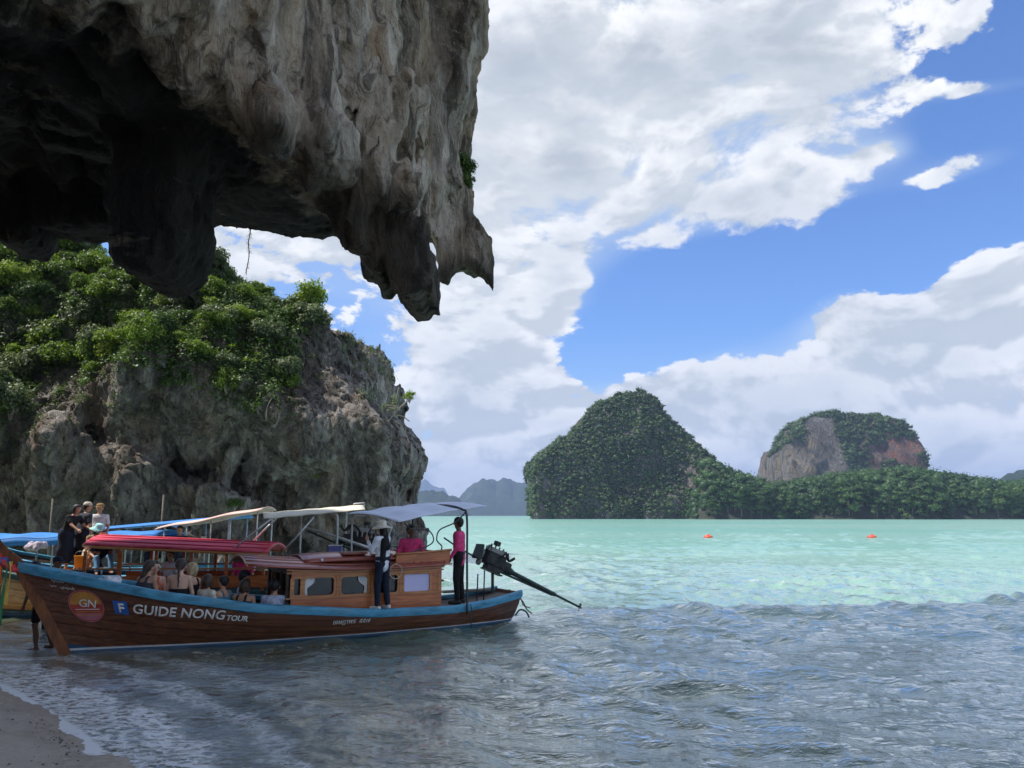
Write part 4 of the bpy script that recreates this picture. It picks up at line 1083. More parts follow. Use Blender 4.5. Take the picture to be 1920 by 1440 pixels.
    box('shaft_brace', L2(L * 0.36, 0, -0.15), (L * 0.62 * s, 0.025, 0.05), M_shaft, root, 0.004, rot)
    bm = bmesh.new()
    for k in range(2):
        add_box(bm, L2(L, 0, -0.15) + up * (0.05 if k else -0.05), (0.02, 0.05, 0.09), rot @ Euler((0, 0, 0.6 if k else -0.6)).to_quaternion())
    add_tube(bm, [L2(L - 0.03, 0, -0.15), L2(L + 0.05, 0, -0.15)], 0.022, 8)
    bm_obj('propeller', bm, M_steel, root)
    bm = bmesh.new(); add_tube(bm, [L2(0.02, 0, -0.2), L2(0.02, 0, -0.2) - Vector((0, 0, 0.42))], 0.035, 8); add_box(bm, L2(0.0, 0, -0.22), (0.5, 0.2, 0.03), rot)
    bm_obj('swivel_mount', bm, M_shaft, root)
    tube('tiller', [L2(-0.45, 0.02, -0.08), L2(-0.9, 0.04, -0.04), L2(-1.25, 0.04, 0.02)], 0.018, M_shaft, root)
# ------------------------------------------------------------------ main long-tail boat
ROT1 = math.atan2(-0.51, -0.86)
boat = empty('longtail_boat', (0.35, 18.3, 0), ROT1)
tag(boat, 'long varnished wooden boat with blue rail, low cabin and white GUIDE NONG TOUR lettering', 'boat')
H1 = Hull([(0, 0.74), (0.64, 0.61), (1.4, 0.50), (2.3, 0.44), (4.1, 0.49), (6.3, 0.71), (7.87, 0.99), (9.07, 1.27), (10, 1.50)],
          [(0, 0.42), (0.64, 0.60), (2.3, 0.90), (4.1, 1.05), (6.3, 1.03), (7.87, 0.80), (9.07, 0.42), (9.7, 0.17), (10, 0.05)], 10.0)
build_hull(H1, boat, M_hullwood, M_bluerail, M_stem, M_bluehull, M_whitestripe, 9.98, 7, [(10.3, 0, 1.78), (10.75, 0, 2.45), (10.95, 0, 3.1)], 0.05, 0.5)
# decks
def deck(name, u0, u1, z, vmax, mat, root, H, nb=8, inset=0.06):
    """boards laid fore and aft; each board is its own piece"""
    for k in range(nb):
        V = []; us = np.linspace(u0, u1, 12)
        for u in us:
            zq = z(u) if callable(z) else z; w = max(0.02, min(H.b(u) - inset, vmax, H.at_z(u, zq - 0.03).y - 0.07)); a = -w + 2 * w * k / nb + 0.004; b = -w + 2 * w * (k + 1) / nb - 0.004
            zz_ = z(u) if callable(z) else z
            V += [(u, a, zz_), (u, b, zz_), (u, b, zz_ - 0.03), (u, a, zz_ - 0.03)]
        n = len(us); F = [(i * 4 + j, (i + 1) * 4 + j, (i + 1) * 4 + (j + 1) % 4, i * 4 + (j + 1) % 4) for i in range(n - 1) for j in range(4)]
        quads('deck_board', V, F, mat, False, root)
deck('floor', 5.5, 8.6, 0.22, 0.75, M_deck, boat, H1, 7, 0.25)
deck('bow', 8.6, 9.75, lambda u: H1.zs(u) - 0.10, 2, M_deck, boat, H1, 5)
deck('stern', 0.56, 2.6, lambda u: H1.zs(u) - 0.06, 2, M_deck, boat, H1, 8)
# side decks beside the cabin
for side in (1, -1):
    for k in range(2):
        V = []; us = np.linspace(2.5, 5.75, 12)
        for u in us:
            a = 0.76 + (H1.b(u) - 0.76 - 0.03) * k / 2; b = 0.76 + (H1.b(u) - 0.76 - 0.03) * (k + 1) / 2 - 0.006; z = H1.zs(u) - 0.01
            V += [(u, a * side, z), (u, b * side, z), (u, b * side, z - 0.03), (u, a * side, z - 0.03)]
        F = [(i * 4 + j, (i + 1) * 4 + j, (i + 1) * 4 + (j + 1) % 4, i * 4 + (j + 1) % 4) for i in range(11) for j in range(4)]
        quads('side_deck_board', V, F, M_dark, False, boat)
# cabin side walls with real window openings
def wall_with_windows(root, name, us0, us1, zb, zt, v, th, wins, mat, trim, fill):
    """wall in the u-z plane at v; wins = [(u0,u1,z0,z1,r)] ; zb, zt are functions of u"""
    cuts = sorted(set([us0, us1] + [w[0] for w in wins] + [w[1] for w in wins]))
    bm = bmesh.new()
    def slab(a, b, za0, za1, zb0, zb1):
        vs = [bm.verts.new((u, v + s * th / 2, z)) for s in (1, -1) for u, z in ((a, za0), (b, zb0), (b, zb1), (a, za1))]
        f = vs[:4]; g = vs[4:]; bm.faces.new(f); bm.faces.new(g[::-1])
        for i in range(4): bm.faces.new((f[i], g[i], g[(i + 1) % 4], f[(i + 1) % 4]))
    for a, b in zip(cuts, cuts[1:]):
        w = next((w for w in wins if w[0] <= a + 1e-6 and w[1] >= b - 1e-6), None)
        if w: slab(a, b, zb(a), w[2], zb(b), w[2]); slab(a, b, w[3], zt(a), w[3], zt(b))
        else: slab(a, b, zb(a), zt(a), zb(b), zt(b))
    bm_obj(name, bm, mat, root)
    sgn = 1 if v > 0 else -1
    for w in wins:
        u0, u1, z0, z1, r = w
        def rr(g, off, n=5):
            P = []; rad = r
            for cx, cz, a0 in ((u1 - rad, z1 - rad, 0), (u0 + rad, z1 - rad, 90), (u0 + rad, z0 + rad, 180), (u1 - rad, z0 + rad, 270)):
                for k in range(n + 1):
                    t = R(a0 + 90 * k / n); P.append((cx + (rad - g) * math.cos(t), v + off * sgn, cz + (rad - g) * math.sin(t)))
            return P
        bm = bmesh.new(); n = len(rr(0, 0)); L = [[bm.verts.new(p) for p in q] for q in (rr(-0.03, th / 2 + 0.012), rr(0.012, th / 2 + 0.012), rr(0.012, -th / 2), rr(-0.03, th / 2))]
        # square corners of the opening are filled by the rounded frame
        for i in range(n):
            j = (i + 1) % n
            for A, B in zip(L, L[1:] + L[:1]): bm.faces.new((A[i], A[j], B[j], B[i]))
        corner = []
        for cx, cz, a0, kx, kz in ((u1, z1, 0, 1, 1), (u0, z1, 90, -1, 1), (u0, z0, 180, -1, -1), (u1, z0, 270, 1, -1)):
            rc = bm.verts.new((cx, v + (th / 2 + 0.003) * sgn, cz)); 
            ox, oz = cx - kx * r, cz - kz * r
            arc = [bm.verts.new((ox + r * math.cos(R(a0 + 90 * k / 5)), v + (th / 2 + 0.003) * sgn, oz + r * math.sin(R(a0 + 90 * k / 5)))) for k in range(6)]
            for k in range(5): bm.faces.new((rc, arc[k], arc[k + 1]))
        fr = bm_obj('window', bm, trim, root)
        fill(w, fr, v, sgn, th)
def fill_window(w, fr, v, sgn, th):
    u0, u1, z0, z1, r = w
    if len(fills) and fills[0] == 'blind':
        box('blind', ((u0 + u1) / 2, v - 0.004 * sgn, (z0 + z1) / 2), (u1 - u0 - 0.004, 0.012, z1 - z0 - 0.004), M_blind, fr, 0.003)
    else:
        box('pane', ((u0 + u1) / 2, v - 0.05 * sgn, (z0 + z1) / 2), (u1 - u0 + 0.02, 0.008, z1 - z0 + 0.02), M_glass, fr, 0)
        for which in (fills[0] if fills else ''):
            ue = u0 if which == 'r' else u1; dirn = 1 if which == 'r' else -1      # r: hangs at the stern-side edge
            W_ = (u1 - u0) * 0.36; Hh = z1 - z0
            def fn(s_, t_, ue=ue, dirn=dirn):
                zz_ = z1 - Hh * s_
                pinch = 1 - 0.68 * math.exp(-((s_ - 0.62) / 0.22) ** 2) if s_ < 0.62 else 0.32 + 0.15 * (s_ - 0.62)
                uu = ue + dirn * W_ * t_ * pinch
                return (uu, v + sgn * (-0.022 + 0.008 * math.sin(t_ * 28)), zz_)
            sheet('curtain', fn, 12, 18, 0.004, M_curtain, fr)
    fills.pop(0) if fills else None
zd = lambda u: H1.zs(u) - 0.03
ztop = lambda u: float(np.interp(u, [2.55, 3.4, 4.6, 5.75], [1.26, 1.24, 1.24, 1.30]))
for v in (0.74, -0.74):
    fills = ['blind', 'l', 'r', 'l', ''] if v > 0 else ['', '', '', '', '']
    wall_with_windows(boat, 'cabin_wall', 2.56, 5.62, zd, ztop, v, 0.04,
        [(2.80, 3.38, 0.78, 1.14, 0.05), (3.50, 3.98, 0.78, 1.14, 0.07), (4.12, 4.68, 0.79, 1.14, 0.08), (4.80, 5.38, 0.80, 1.145, 0.08), (5.44, 5.58, 0.82, 1.14, 0.03)], M_cabin, M_cabinlight, fill_window)
    sgn = 1 if v > 0 else -1
    def strip(z0f, h, out, nm, mat, ua=2.5, ub=5.72):
        bm = bmesh.new(); us = np.linspace(ua, ub, 14); rg = []
        for u in us:
            z = z0f(u); rg.append([bm.verts.new((u, v + sgn * q, z + p)) for p, q in ((0, 0.0), (0, out), (h, out), (h, 0.0))])
        for a, b in zip(rg, rg[1:]):
            for k in range(4): bm.faces.new((a[k], a[(k + 1) % 4], b[(k + 1) % 4], b[k]))
        bm.faces.new(rg[0]); bm.faces.new(rg[-1][::-1]); bm_obj(nm, bm, mat, boat)
    strip(lambda u: float(np.interp(u, [2.5, 5.7], [0.745, 0.765])), 0.022, 0.035, 'window_ledge', M_cabinlight)
    strip(lambda u: ztop(u) - 0.075, 0.03, 0.04, 'eave_moulding', M_cabinlight)
    strip(lambda u: ztop(u) - 0.02, 0.03, 0.06, 'eave_board', M_cabinlight)
# vertical pilasters between windows
for u in (2.6, 3.44, 4.05, 4.74, 5.41, 5.62):
    box('window_post', (u, 0.766, 0.96), (0.045, 0.014, 0.36), M_cabinlight, boat, 0.003)
# slanting after end of the cabin, front bulkhead with its openings
bm = bmesh.new()
for v0, v1, z0, z1 in ((-0.72, 0.72, 0.40, 0.62), (-0.72, 0.72, 1.17, 1.26), (-0.72, -0.52, 0.62, 1.17), (0.52, 0.72, 0.62, 1.17), (-0.05, 0.05, 0.62, 1.17)):
    add_box(bm, (2.54, (v0 + v1) / 2, (z0 + z1) / 2), (0.035, v1 - v0, z1 - z0))
bm_obj('rear_bulkhead', bm, M_cabin, boat)
bm = bmesh.new()
for v0, v1, z0, z1 in ((-0.72, -0.62, 0.25, 1.30), (0.62, 0.72, 0.3, 1.30), (-0.20, -0.12, 0.3, 1.3), (0.22, 0.30, 0.3, 1.3), (-0.62, 0.62, 1.22, 1.40), (-0.62, -0.2, 0.3, 0.68)):
    add_box(bm, (5.68, (v0 + v1) / 2, (z0 + z1) / 2), (0.05, v1 - v0, z1 - z0))
bm_obj('front_bulkhead', bm, M_dark, boat)
def coaming(side):
    pass
# main roof: cambered, with an overhanging front edge and raised centre hatch
def roof_fn(s_, t_):
    u = 2.5 + (6.42 - 2.5) * s_
    half = 0.86 - 0.10 * max(0, (u - 5.6) / 0.8) ** 2
    v = (t_ * 2 - 1) * half
    z = float(np.interp(u, [2.5, 3.4, 4.6, 5.7, 6.42], [1.285, 1.265, 1.265, 1.335, 1.40])) + 0.17 * (1 - (v / half) ** 2)
    return (u, v, z)
for k in range(9):
    a, b = k / 9 + 0.0015, (k + 1) / 9 - 0.0015
    sheet('roof_plank', lambda s_, t_, a=a, b=b: roof_fn(s_, a + (b - a) * t_), 16, 3, 0.022, M_roofwood, boat, False)
def ledge(s_):
    u = 6.43; h = 0.76; v = (s_ * 2 - 1) * h
    return (u, v, 1.40 - 0.02 + 0.17 * (1 - (v / h) ** 2))
tube('roof_front_edge', [ledge(i / 12) for i in range(13)], 0.022, M_cabinlight, boat)
# raised midship roof section and hatches
def roof2_fn(s_, t_):
    u = 3.35 + (5.35 - 3.35) * s_; v = (t_ * 2 - 1) * 0.62
    return (u, v, 1.40 + 0.13 * (1 - (v / 0.62) ** 2) + 0.10 * math.sin(min(1, (1 - s_) * 3) * math.pi / 2) * 0.3)
sheet('upper_roof', roof2_fn, 14, 8, 0.03, M_roofwood, boat)
box('roof_hatch', (4.3, 0.32, 1.555), (0.5, 0.36, 0.035), M_roofwood, boat, 0.01)
box('roof_hatch', (3.75, 0.42, 1.52), (0.42, 0.3, 0.03), M_roofwood, boat, 0.01)
bm = bmesh.new(); bmesh.ops.create_uvsphere(bm, u_segments=12, v_segments=8, radius=0.03, matrix=Matrix.Translation((5.02, 0.62, 1.45))); bm_obj('cabin_light', bm, M_whitepaint, boat, True)
# helm cockpit box behind the cabin roof
bm = bmesh.new()
def quadbox(bm, P, th):
    """side panel polygon in u-z at v with thickness"""
for v in (0.64, -0.64):
    P = [(2.33, 1.28), (3.52, 1.27), (3.5, 1.50), (2.95, 1.52), (2.3, 1.56)]
    a = [bm.verts.new((x, v - 0.02, z)) for x, z in P]; b = [bm.verts.new((x, v + 0.02, z)) for x, z in P]
    bm.faces.new(a); bm.faces.new(b[::-1])
    for i in range(5): bm.faces.new((a[i], b[i], b[(i + 1) % 5], a[(i + 1) % 5]))
bm_obj('helm_side', bm, M_cabin, boat, False, 0.004)
box('helm_front', (3.5, 0, 1.385), (0.03, 1.24, 0.24), M_cabin, boat); box('helm_rear', (2.32, 0, 1.42), (0.03, 1.24, 0.25), M_cabin, boat)
for v in (0.66, -0.66):
    tube('helm_coaming', [(2.27, v, 1.585), (2.95, v, 1.545), (3.54, v, 1.52)], 0.024, M_cabinlight, boat)
    box('helm_sole_edge', (2.9, v + 0.03 * (1 if v > 0 else -1), 1.30), (1.25, 0.05, 0.03), M_cabinlight, boat, 0.004)
for i in range(5): box('control_box', (3.1 - i * 0.17, 0.69, 1.345), (0.05, 0.025, 0.05), M_roofwood, boat, 0.004)
box('helm_floor', (2.95, 0, 0.96), (1.1, 1.2, 0.03), M_dark, boat)
box('helm_seat', (2.75, -0.1, 1.2), (0.35, 0.7, 0.05), M_roofwood, boat)
# canopy of pale blue cloth on bent pipes
def can_fn(s_, t_):
    A = Vector((4.2, 0.72, 2.23)); B = Vector((3.3, 1.02, 2.15)); D_ = Vector((3.05, -0.95, 2.49)); E_ = Vector((1.12, 0.05, 2.55))
    # corners: front-far, front-near, rear-near, rear-far
    ff = Vector((4.15, -0.55, 2.33)); fn_ = Vector((3.62, 1.02, 2.17)); rn = Vector((1.42, 0.62, 2.50)); rf = Vector((2.0, -0.95, 2.56))
    p = (ff * (1 - t_) + fn_ * t_) * (1 - s_) + (rf * (1 - t_) + rn * t_) * s_
    p.z += 0.06 * math.sin(t_ * math.pi) + 0.018 * math.sin(s_ * 19) * math.sin(t_ * 5 + 1) + 0.03 * math.sin(s_ * math.pi)
    return p[:]
sheet('canopy', can_fn, 22, 14, 0.012, M_paleblue, boat)
tube('canopy_pole', smooth_path([(2.05, 0.97, 0.30), (2.06, 0.96, 1.4), (2.06, 0.93, 2.28), (2.10, 0.80, 2.42), (2.2, 0.4, 2.5), (2.3, -0.3, 2.53)], 5), 0.024, M_darkpipe, boat)
tube('canopy_pole', smooth_path([(2.5, -0.85, 0.45), (2.5, -0.85, 2.4), (2.45, -0.6, 2.5), (2.3, -0.3, 2.52)], 5), 0.024, M_darkpipe, boat)
tube('canopy_pole', smooth_path([(3.85, 0.80, 1.30), (3.75, 0.85, 1.9), (3.7, 0.8, 2.12), (3.8, 0.2, 2.25)], 5), 0.018, M_pipe, boat)
tube('canopy_pole', smooth_path([(4.0, -0.6, 1.35), (4.0, -0.6, 2.2), (3.95, 0.0, 2.28)], 5), 0.018, M_pipe, boat)
# curled side braces seen behind the helmsman
tube('canopy_brace', smooth_path([(2.0, 0.80, 2.38), (2.22, 0.7, 2.15), (2.55, 0.66, 2.0), (2.62, 0.66, 1.82), (2.58, 0.66, 1.74), (2.50, 0.66, 1.66), (2.52, 0.66, 1.54)], 5), 0.014, M_darkpipe, boat)
tube('canopy_brace', smooth_path([(3.35, 0.66, 2.15), (3.2, 0.66, 2.02), (2.85, 0.66, 2.0), (2.72, 0.66, 1.9), (2.70, 0.66, 1.76), (2.85, 0.66, 1.66), (3.15, 0.66, 1.56), (3.2, 0.66, 1.5)], 5), 0.014, M_darkpipe, boat)
# rope coil hanging from the roof edge, stern posts, rudder ropes
tube('rope_coil', [(3.60 + 0.13 * math.cos(t), 0.87 + 0.01 * math.sin(3 * t), 1.20 + 0.14 * math.sin(t)) for t in np.linspace(0, 6.28, 22)], 0.010, M_rope, boat)
tube('mooring_rope', smooth_path([(1.99, 1.0, 0.5), (1.95, 0.98, 0.35), (1.98, 1.0, 0.2), (1.93, 0.93, 0.02)], 4), 0.012, M_darkpipe, boat)
for u, v, z in ((1.55, 0.45, 1.05), (1.25, 0.2, 1.1)):
    tube('stern_post', [(u, v, 0.4), (u - 0.02, v, z)], 0.016, M_darkpipe, boat)
box('gunwale_bench', (1.3, -0.45, 0.62), (1.3, 0.25, 0.04), M_deck, boat)
tube('stern_hoop', smooth_path([(0.55, 0.35, 0.55), (0.35, 0.35, 0.42), (0.2, 0.3, 0.22), (0.05, 0.28, 0.12)], 4), 0.014, M_darkpipe, boat)
tube('stern_hoop', smooth_path([(0.55, 0.1, 0.65), (0.3, 0.15, 0.5), (0.2, 0.15, 0.3), (0.0, 0.12, 0.22)], 4), 0.012, M_darkpipe, boat)
tube('stern_hoop', smooth_path([(0.5, 0.3, 0.1), (0.38, 0.3, 0.22), (0.22, 0.3, 0.17), (0.14, 0.3, 0.04)], 4), 0.02, M_darkpipe, boat)
engine(boat, (0.85, 0.0, 1.27), (-0.90, 0.0, -0.37), 2.34, 1, 1.1)
# thwarts in the open part
for u in (6.1, 6.9, 7.7): box('thwart', (u, 0, 0.46 + 0.05 * (u - 6)), (0.3, 2 * min(H1.at_z(u - 0.15, 0.44).y, H1.at_z(u + 0.15, 0.44).y) - 0.12, 0.04), M_deck, boat)

# ------------------------------------------------------------------ painted marks on the hull
def arc_len(H, z, u0):
    """station table: u for running length along the side at height z, measured towards the stern from u0"""
    ua = min(u0 + 0.9, H.L - 0.03); us = [ua]; s_ = [0.0]; p = H.at_z(ua, z); u = ua
    while u > 0.3:
        u -= 0.02; q_ = H.at_z(u, z); s_.append(s_[-1] + (q_ - p).length); us.append(u); p = q_
    s_ = np.array(s_); us = np.array(us)
    return s_ - np.interp(-u0, -us, s_), us
def lay_on_hull(H, pts2, u0, slope_z, out):
    """pts2: (x to the stern in metres, y up). The line starts at station u0; its baseline height follows slope_z(u)"""
    S_, U_ = arc_len(H, slope_z(u0), u0); res = []
    for x, y in pts2:
        u = float(np.interp(x, S_, U_)); res.append(H.at_z(u, slope_z(u) + y, 1, out)[:])
    return res
def text_mesh(body, size, shear=0.0, bold=0.0, spacing=1.0):
    cu = bpy.data.curves.new('txt', 'FONT'); cu.body = body; cu.size = size; cu.shear = shear; cu.space_character = spacing
    cu.offset = bold; cu.resolution_u = 3
    o = bpy.data.objects.new('txt', cu); C.objects.link(o)
    me = bpy.data.meshes.new_from_object(o); bpy.data.objects.remove(o)
    return me
def hull_text(name, body, size, u0, zf, mat, root, H, shear=0.0, bold=0.0, out=0.012, spacing=1.0, rot=0.0, x0=0.0, y0=0.0):
    me = text_mesh(body, size, shear, bold, spacing)
    bm = bmesh.new(); bm.from_mesh(me)
    bmesh.ops.triangulate(bm, faces=bm.faces)
    bmesh.ops.subdivide_edges(bm, edges=[e for e in bm.edges if e.calc_length() > size * 0.4], cuts=1)
    pts = [(v.co.x * math.cos(rot) - v.co.y * math.sin(rot) + x0, v.co.x * math.sin(rot) + v.co.y * math.cos(rot) + y0) for v in bm.verts]
    for v, p in zip(bm.verts, lay_on_hull(H, pts, u0, zf, out)): v.co = p
    r = bmesh.ops.extrude_face_region(bm, geom=list(bm.faces))
    bmesh.ops.translate(bm, verts=[v for v in r['geom'] if isinstance(v, bmesh.types.BMVert)], vec=(0, 0.003, 0))
    return bm_obj(name, bm, mat, root)
def hull_patch(name, fn2, nu, nv, u0, zf, mat, root, H, out=0.010):
    """closed patch painted on the side: fn2(s,t) gives x, y in the text plane"""
    pts = [fn2(i / nu, j / nv) for i in range(nu + 1) for j in range(nv + 1)]
    P = lay_on_hull(H, pts, u0, zf, out)
    vi = np.arange((nu + 1) * (nv + 1)).reshape(nu + 1, nv + 1)
    q = np.stack([vi[:-1, :-1], vi[:-1, 1:], vi[1:, 1:], vi[1:, :-1]], -1).reshape(-1, 4)
    return quads(name, P, q, mat, True, root)
zf_text = lambda u: float(np.interp(u, [4.9, 5.6, 6.3, 7.9, 8.1, 9.1], [0.40, 0.405, 0.44, 0.60, 0.625, 0.76]))
M_fblue = paint('blue_panel_paint', (0.03, 0.13, 0.45), 0.5, 0.15, 6)
def rect(x0, x1, y0, y1): return lambda s_, t_: (x0 + (x1 - x0) * s_, y0 + (y1 - y0) * t_)
hull_patch('blue_panel', rect(-0.02, 0.20, -0.045, 0.185), 4, 4, 8.63, zf_text, M_fblue, boat, H1, 0.019)
hull_text('lettering', 'F', 0.22, 8.63, zf_text, M_lettering, boat, H1, 0, 0.006, 0.024, x0=0.04, y0=-0.01)
hull_text('lettering', 'GUIDE NONG', 0.232, 8.36, zf_text, M_lettering, boat, H1, 0.22, 0.005, 0.018, 1.02)
hull_text('lettering', 'TOUR', 0.135, 6.80, zf_text, M_lettering, boat, H1, 0.2, 0.004, 0.018, 0.98, y0=-0.01)
hull_text('lettering', '\u0e40\u0e08\u0e29\u0e0e\u0e32\u0e1e\u0e23  \u0e55\u0e55\u0e57', 0.12, 4.88, lambda u: 0.29, M_lettering, boat, H1, 0.1, 0.001, 0.018, 1.0)
# round emblem near the bow
M_em1 = paint('emblem_orange', (0.62, 0.27, 0.05), 0.5, 0.15, 6); M_em2 = paint('emblem_red', (0.48, 0.06, 0.045), 0.5, 0.15, 6); M_em3 = paint('emblem_pink', (0.50, 0.17, 0.20), 0.5, 0.15, 6)
EC = (0.0, 0.0)
def disc(r0, r1, a0=0, a1=360): return lambda s_, t_: ((r0 + (r1 - r0) * s_) * math.cos(R(a0 + (a1 - a0) * t_)), (r0 + (r1 - r0) * s_) * math.sin(R(a0 + (a1 - a0) * t_)))
def seg(y0, y1, rad):
    def f(s_, t_):
        y = y0 + (y1 - y0) * t_; h = math.sqrt(max(0, rad * rad - y * y)); return (-h + 2 * h * s_, y)
    return f
u_e = 9.12; zE = lambda u: 0.79
hull_patch('emblem', seg(-0.265, 0.265, 0.265), 12, 16, u_e, zE, M_em2, boat, H1, 0.018)
def lift(f): return f
emb = [('emblem_band', seg(0.03, 0.245, 0.248), M_em1, 0.021), ('emblem_band', seg(-0.05, 0.03, 0.248), M_em2, 0.021), ('emblem_band', seg(-0.245, -0.12, 0.248), M_em3, 0.021)]
for nm, f, mt, o_ in emb: hull_patch(nm, f, 10, 8, u_e, zE, mt, boat, H1, o_)
hull_patch('emblem_ring', disc(0.262, 0.275), 1, 40, u_e, zE, M_em3, boat, H1, 0.023)
hull_text('lettering', 'GN', 0.19, u_e, zE, M_lettering, boat, H1, 0.25, 0.001, 0.027, 0.9, rot=-0.12, x0=-0.13, y0=0.0)
for yy in (-0.06, -0.10, -0.16): hull_patch('emblem_stripe', rect(-0.2, 0.19, yy, yy + 0.012), 8, 1, u_e, zE, M_lettering if yy == -0.06 else M_em1, boat, H1, 0.026)
def scribble(u0, z0, w, h, n, seed):
    rr = random.Random(seed); pts = []
    for i in range(n): pts.append((w * i / n + rr.uniform(-.006, .006), h * (0.5 + 0.5 * math.sin(i * 2.4 + rr.uniform(-.4, .4))) * rr.uniform(.5, 1)))
    P = lay_on_hull(H1, pts, u0, lambda u: z0 - 0.12 * (u0 - u), 0.012)
    tube('lettering', P, 0.006, M_lettering, boat, 5)
scribble(9.55, 1.20, 0.20, 0.055, 12, 1); scribble(9.62, 1.125, 0.12, 0.045, 7, 2); scribble(9.45, 1.08, 0.22, 0.06, 13, 3)

# ------------------------------------------------------------------ bow ribbons
def ribbon(pts, w, mat, parent, name='ribbon', twist=0.5):
    P = smooth_path(pts, 8)
    def fn(s_, t_):
        i = s_ * (len(P) - 1); k = min(int(i), len(P) - 2); p = P[k].lerp(P[k + 1], i - k)
        a = twist * math.sin(s_ * 5) + 0.3
        return (p + Vector((math.cos(a) * w * (t_ - 0.5), math.sin(a) * w * (t_ - 0.5), 0.0)) + Vector((0, 0.01 * math.sin(t_ * 9 + s_ * 4), 0)))[:]
    return sheet(name, fn, 26, 5, 0.006, mat, parent)
rb = {}
for nm, col in (('red', (0.62, 0.05, 0.05)), ('orange', (0.80, 0.16, 0.03)), ('blue', (0.03, 0.11, 0.36)), ('green', (0.03, 0.20, 0.08)), ('yellow', (0.62, 0.42, 0.06)), ('pink', (0.75, 0.25, 0.30))):
    rb[nm] = paint('ribbon_' + nm, col, 0.6, 0.15, 8)
rt = empty('bow_ribbons', (0.35, 18.3, 0), ROT1); tag(rt, 'orange, green, blue and red cloth ribbons tied round the prow', 'ribbons')
for k, (uo, zo, mt) in enumerate(((0.00, 0.05, 'red'), (0.07, 0.10, 'blue'), (0.12, 0.16, 'blue'), (-0.05, 0.0, 'red'))):
    c_ = Vector((10.12 + uo * 1.2, 0, 1.52 + zo)); P = []
    for i in range(13):
        t = 2 * math.pi * i / 12; P.append(c_ + Vector((0.12 * math.cos(t) + 0.05 * math.sin(t), 0.15 * math.sin(t), 0.09 * math.cos(t) - 0.06 * math.sin(t))))
    bm = bmesh.new(); add_tube(bm, smooth_path(P, 3), 0.045, 8); bm_obj('wrap', bm, rb[mt], rt, True)
for k, (u, v, ln, mt, w) in enumerate(((10.24, 0.20, 1.15, 'orange', 0.13), (10.30, 0.13, 1.25, 'orange', 0.10), (10.13, 0.22, 0.95, 'green', 0.05), (10.08, 0.21, 0.62, 'yellow', 0.06), (10.26, 0.26, 1.4, 'pink', 0.06), (10.18, 0.17, 1.05, 'green', 0.05))):
    ribbon([(u, v * 0.7, 1.55), (u - 0.01, v + 0.02, 1.3), (u + 0.02, v + 0.04, 0.9), (u, v + 0.03, 1.5 - ln)], w, rb[mt], rt, 'ribbon', 0.5 + 0.2 * k)

# ------------------------------------------------------------------ second boat: red cambered roof, cream awning at its stern
O2 = (-3.9, 19.5, 0); ROT2 = R(183.5)
b2 = empty('longtail_boat', O2, ROT2)
tag(b2, 'long-tail boat with glossy red roof and cream stern awning behind the lettered boat', 'boat')
H2 = Hull([(0, 0.72), (1.5, 0.60), (4, 0.58), (6.3, 0.72), (8.0, 1.02), (9.0, 1.28), (10, 1.62)], [(0, 0.45), (1, 0.7), (3, 0.95), (5.5, 1.0), (7.5, 0.78), (9.0, 0.4), (10, 0.05)], 10.0)
build_hull(H2, b2, M_orangewood, M_green, M_orangewood, M_bluehull, M_green, 9.98, 6, [(10.4, 0, 1.95), (10.9, 0, 2.5), (11.1, 0, 3.0)], 0.10)
deck('bow', 5.9, 9.6, lambda u: min(H2.zs(u) - 0.12, 0.92), 2, M_orangewood, b2, H2, 8)
deck('floor', 0.1, 5.9, 0.30, 2, M_deck, b2, H2, 6, 0.2)
def roof_b2(s_, t_):
    u = 1.85 + (6.1 - 1.85) * s_; half = 0.98 - 0.18 * max(0, (s_ - 0.85) / 0.15) ** 2
    v = (t_ * 2 - 1) * half
    return (u, v, 1.44 + 0.05 * s_ * 4 + 0.17 * (1 - abs(v / half) ** 2.0))
sheet('roof', roof_b2, 30, 14, 0.045, M_pinkroof, b2)
for k in range(6):
    t = 0.1 + 0.8 * k / 5
    def bt(s_, q, t=t):
        p = Vector(roof_b2(0.01 + 0.98 * s_, t + 0.012 * (q - 0.5))); p.z += 0.034; return p[:]
    sheet('roof_batten', bt, 20, 1, 0.02, M_pinkroof, b2, False)
for side in (0, 1):
    tube('roof_edge', [Vector(roof_b2(i / 20, side)) + Vector((0, 0, -0.05)) for i in range(21)], 0.028, M_orangewood, b2)
tube('roof_edge', [Vector(roof_b2(1, i / 12)) + Vector((0.02, 0, -0.04)) for i in range(13)], 0.03, M_orangewood, b2)
for u in (1.95, 2.8, 3.6, 4.4, 5.2, 6.0):
    for v in (0.9, -0.9): box('roof_post', (u, v, (H2.zs(u) + 1.5) / 2 - 0.02), (0.07, 0.05, 1.5 - H2.zs(u)), M_cabin, b2, 0.005)
for v in (0.92, -0.92):
    box('side_panel', (3.6, v, 0.78), (4.4, 0.03, 0.26), M_cabin, b2, 0.005); box('side_rail', (3.7, v, 1.08), (4.5, 0.03, 0.04), M_cabinlight, b2, 0.005)
for i in range(5): box('bench', (1.9 + i * 0.85, 0, 0.72), (0.28, 1.5, 0.04), M_cabin, b2)
def aw_fn(s_, t_):
    ff = Vector((2.45, -0.75, 2.36)); fn_ = Vector((2.02, 0.85, 2.22)); rn = Vector((-0.35, 0.85, 2.44)); rf = Vector((-0.05, -0.75, 2.56))
    p = (ff * (1 - t_) + fn_ * t_) * (1 - s_) + (rf * (1 - t_) + rn * t_) * s_
    p.z += 0.05 * math.sin(t_ * math.pi) - 0.015 * math.sin(s_ * 14) ** 2; return p[:]
sheet('awning', aw_fn, 16, 8, 0.012, M_cream, b2)
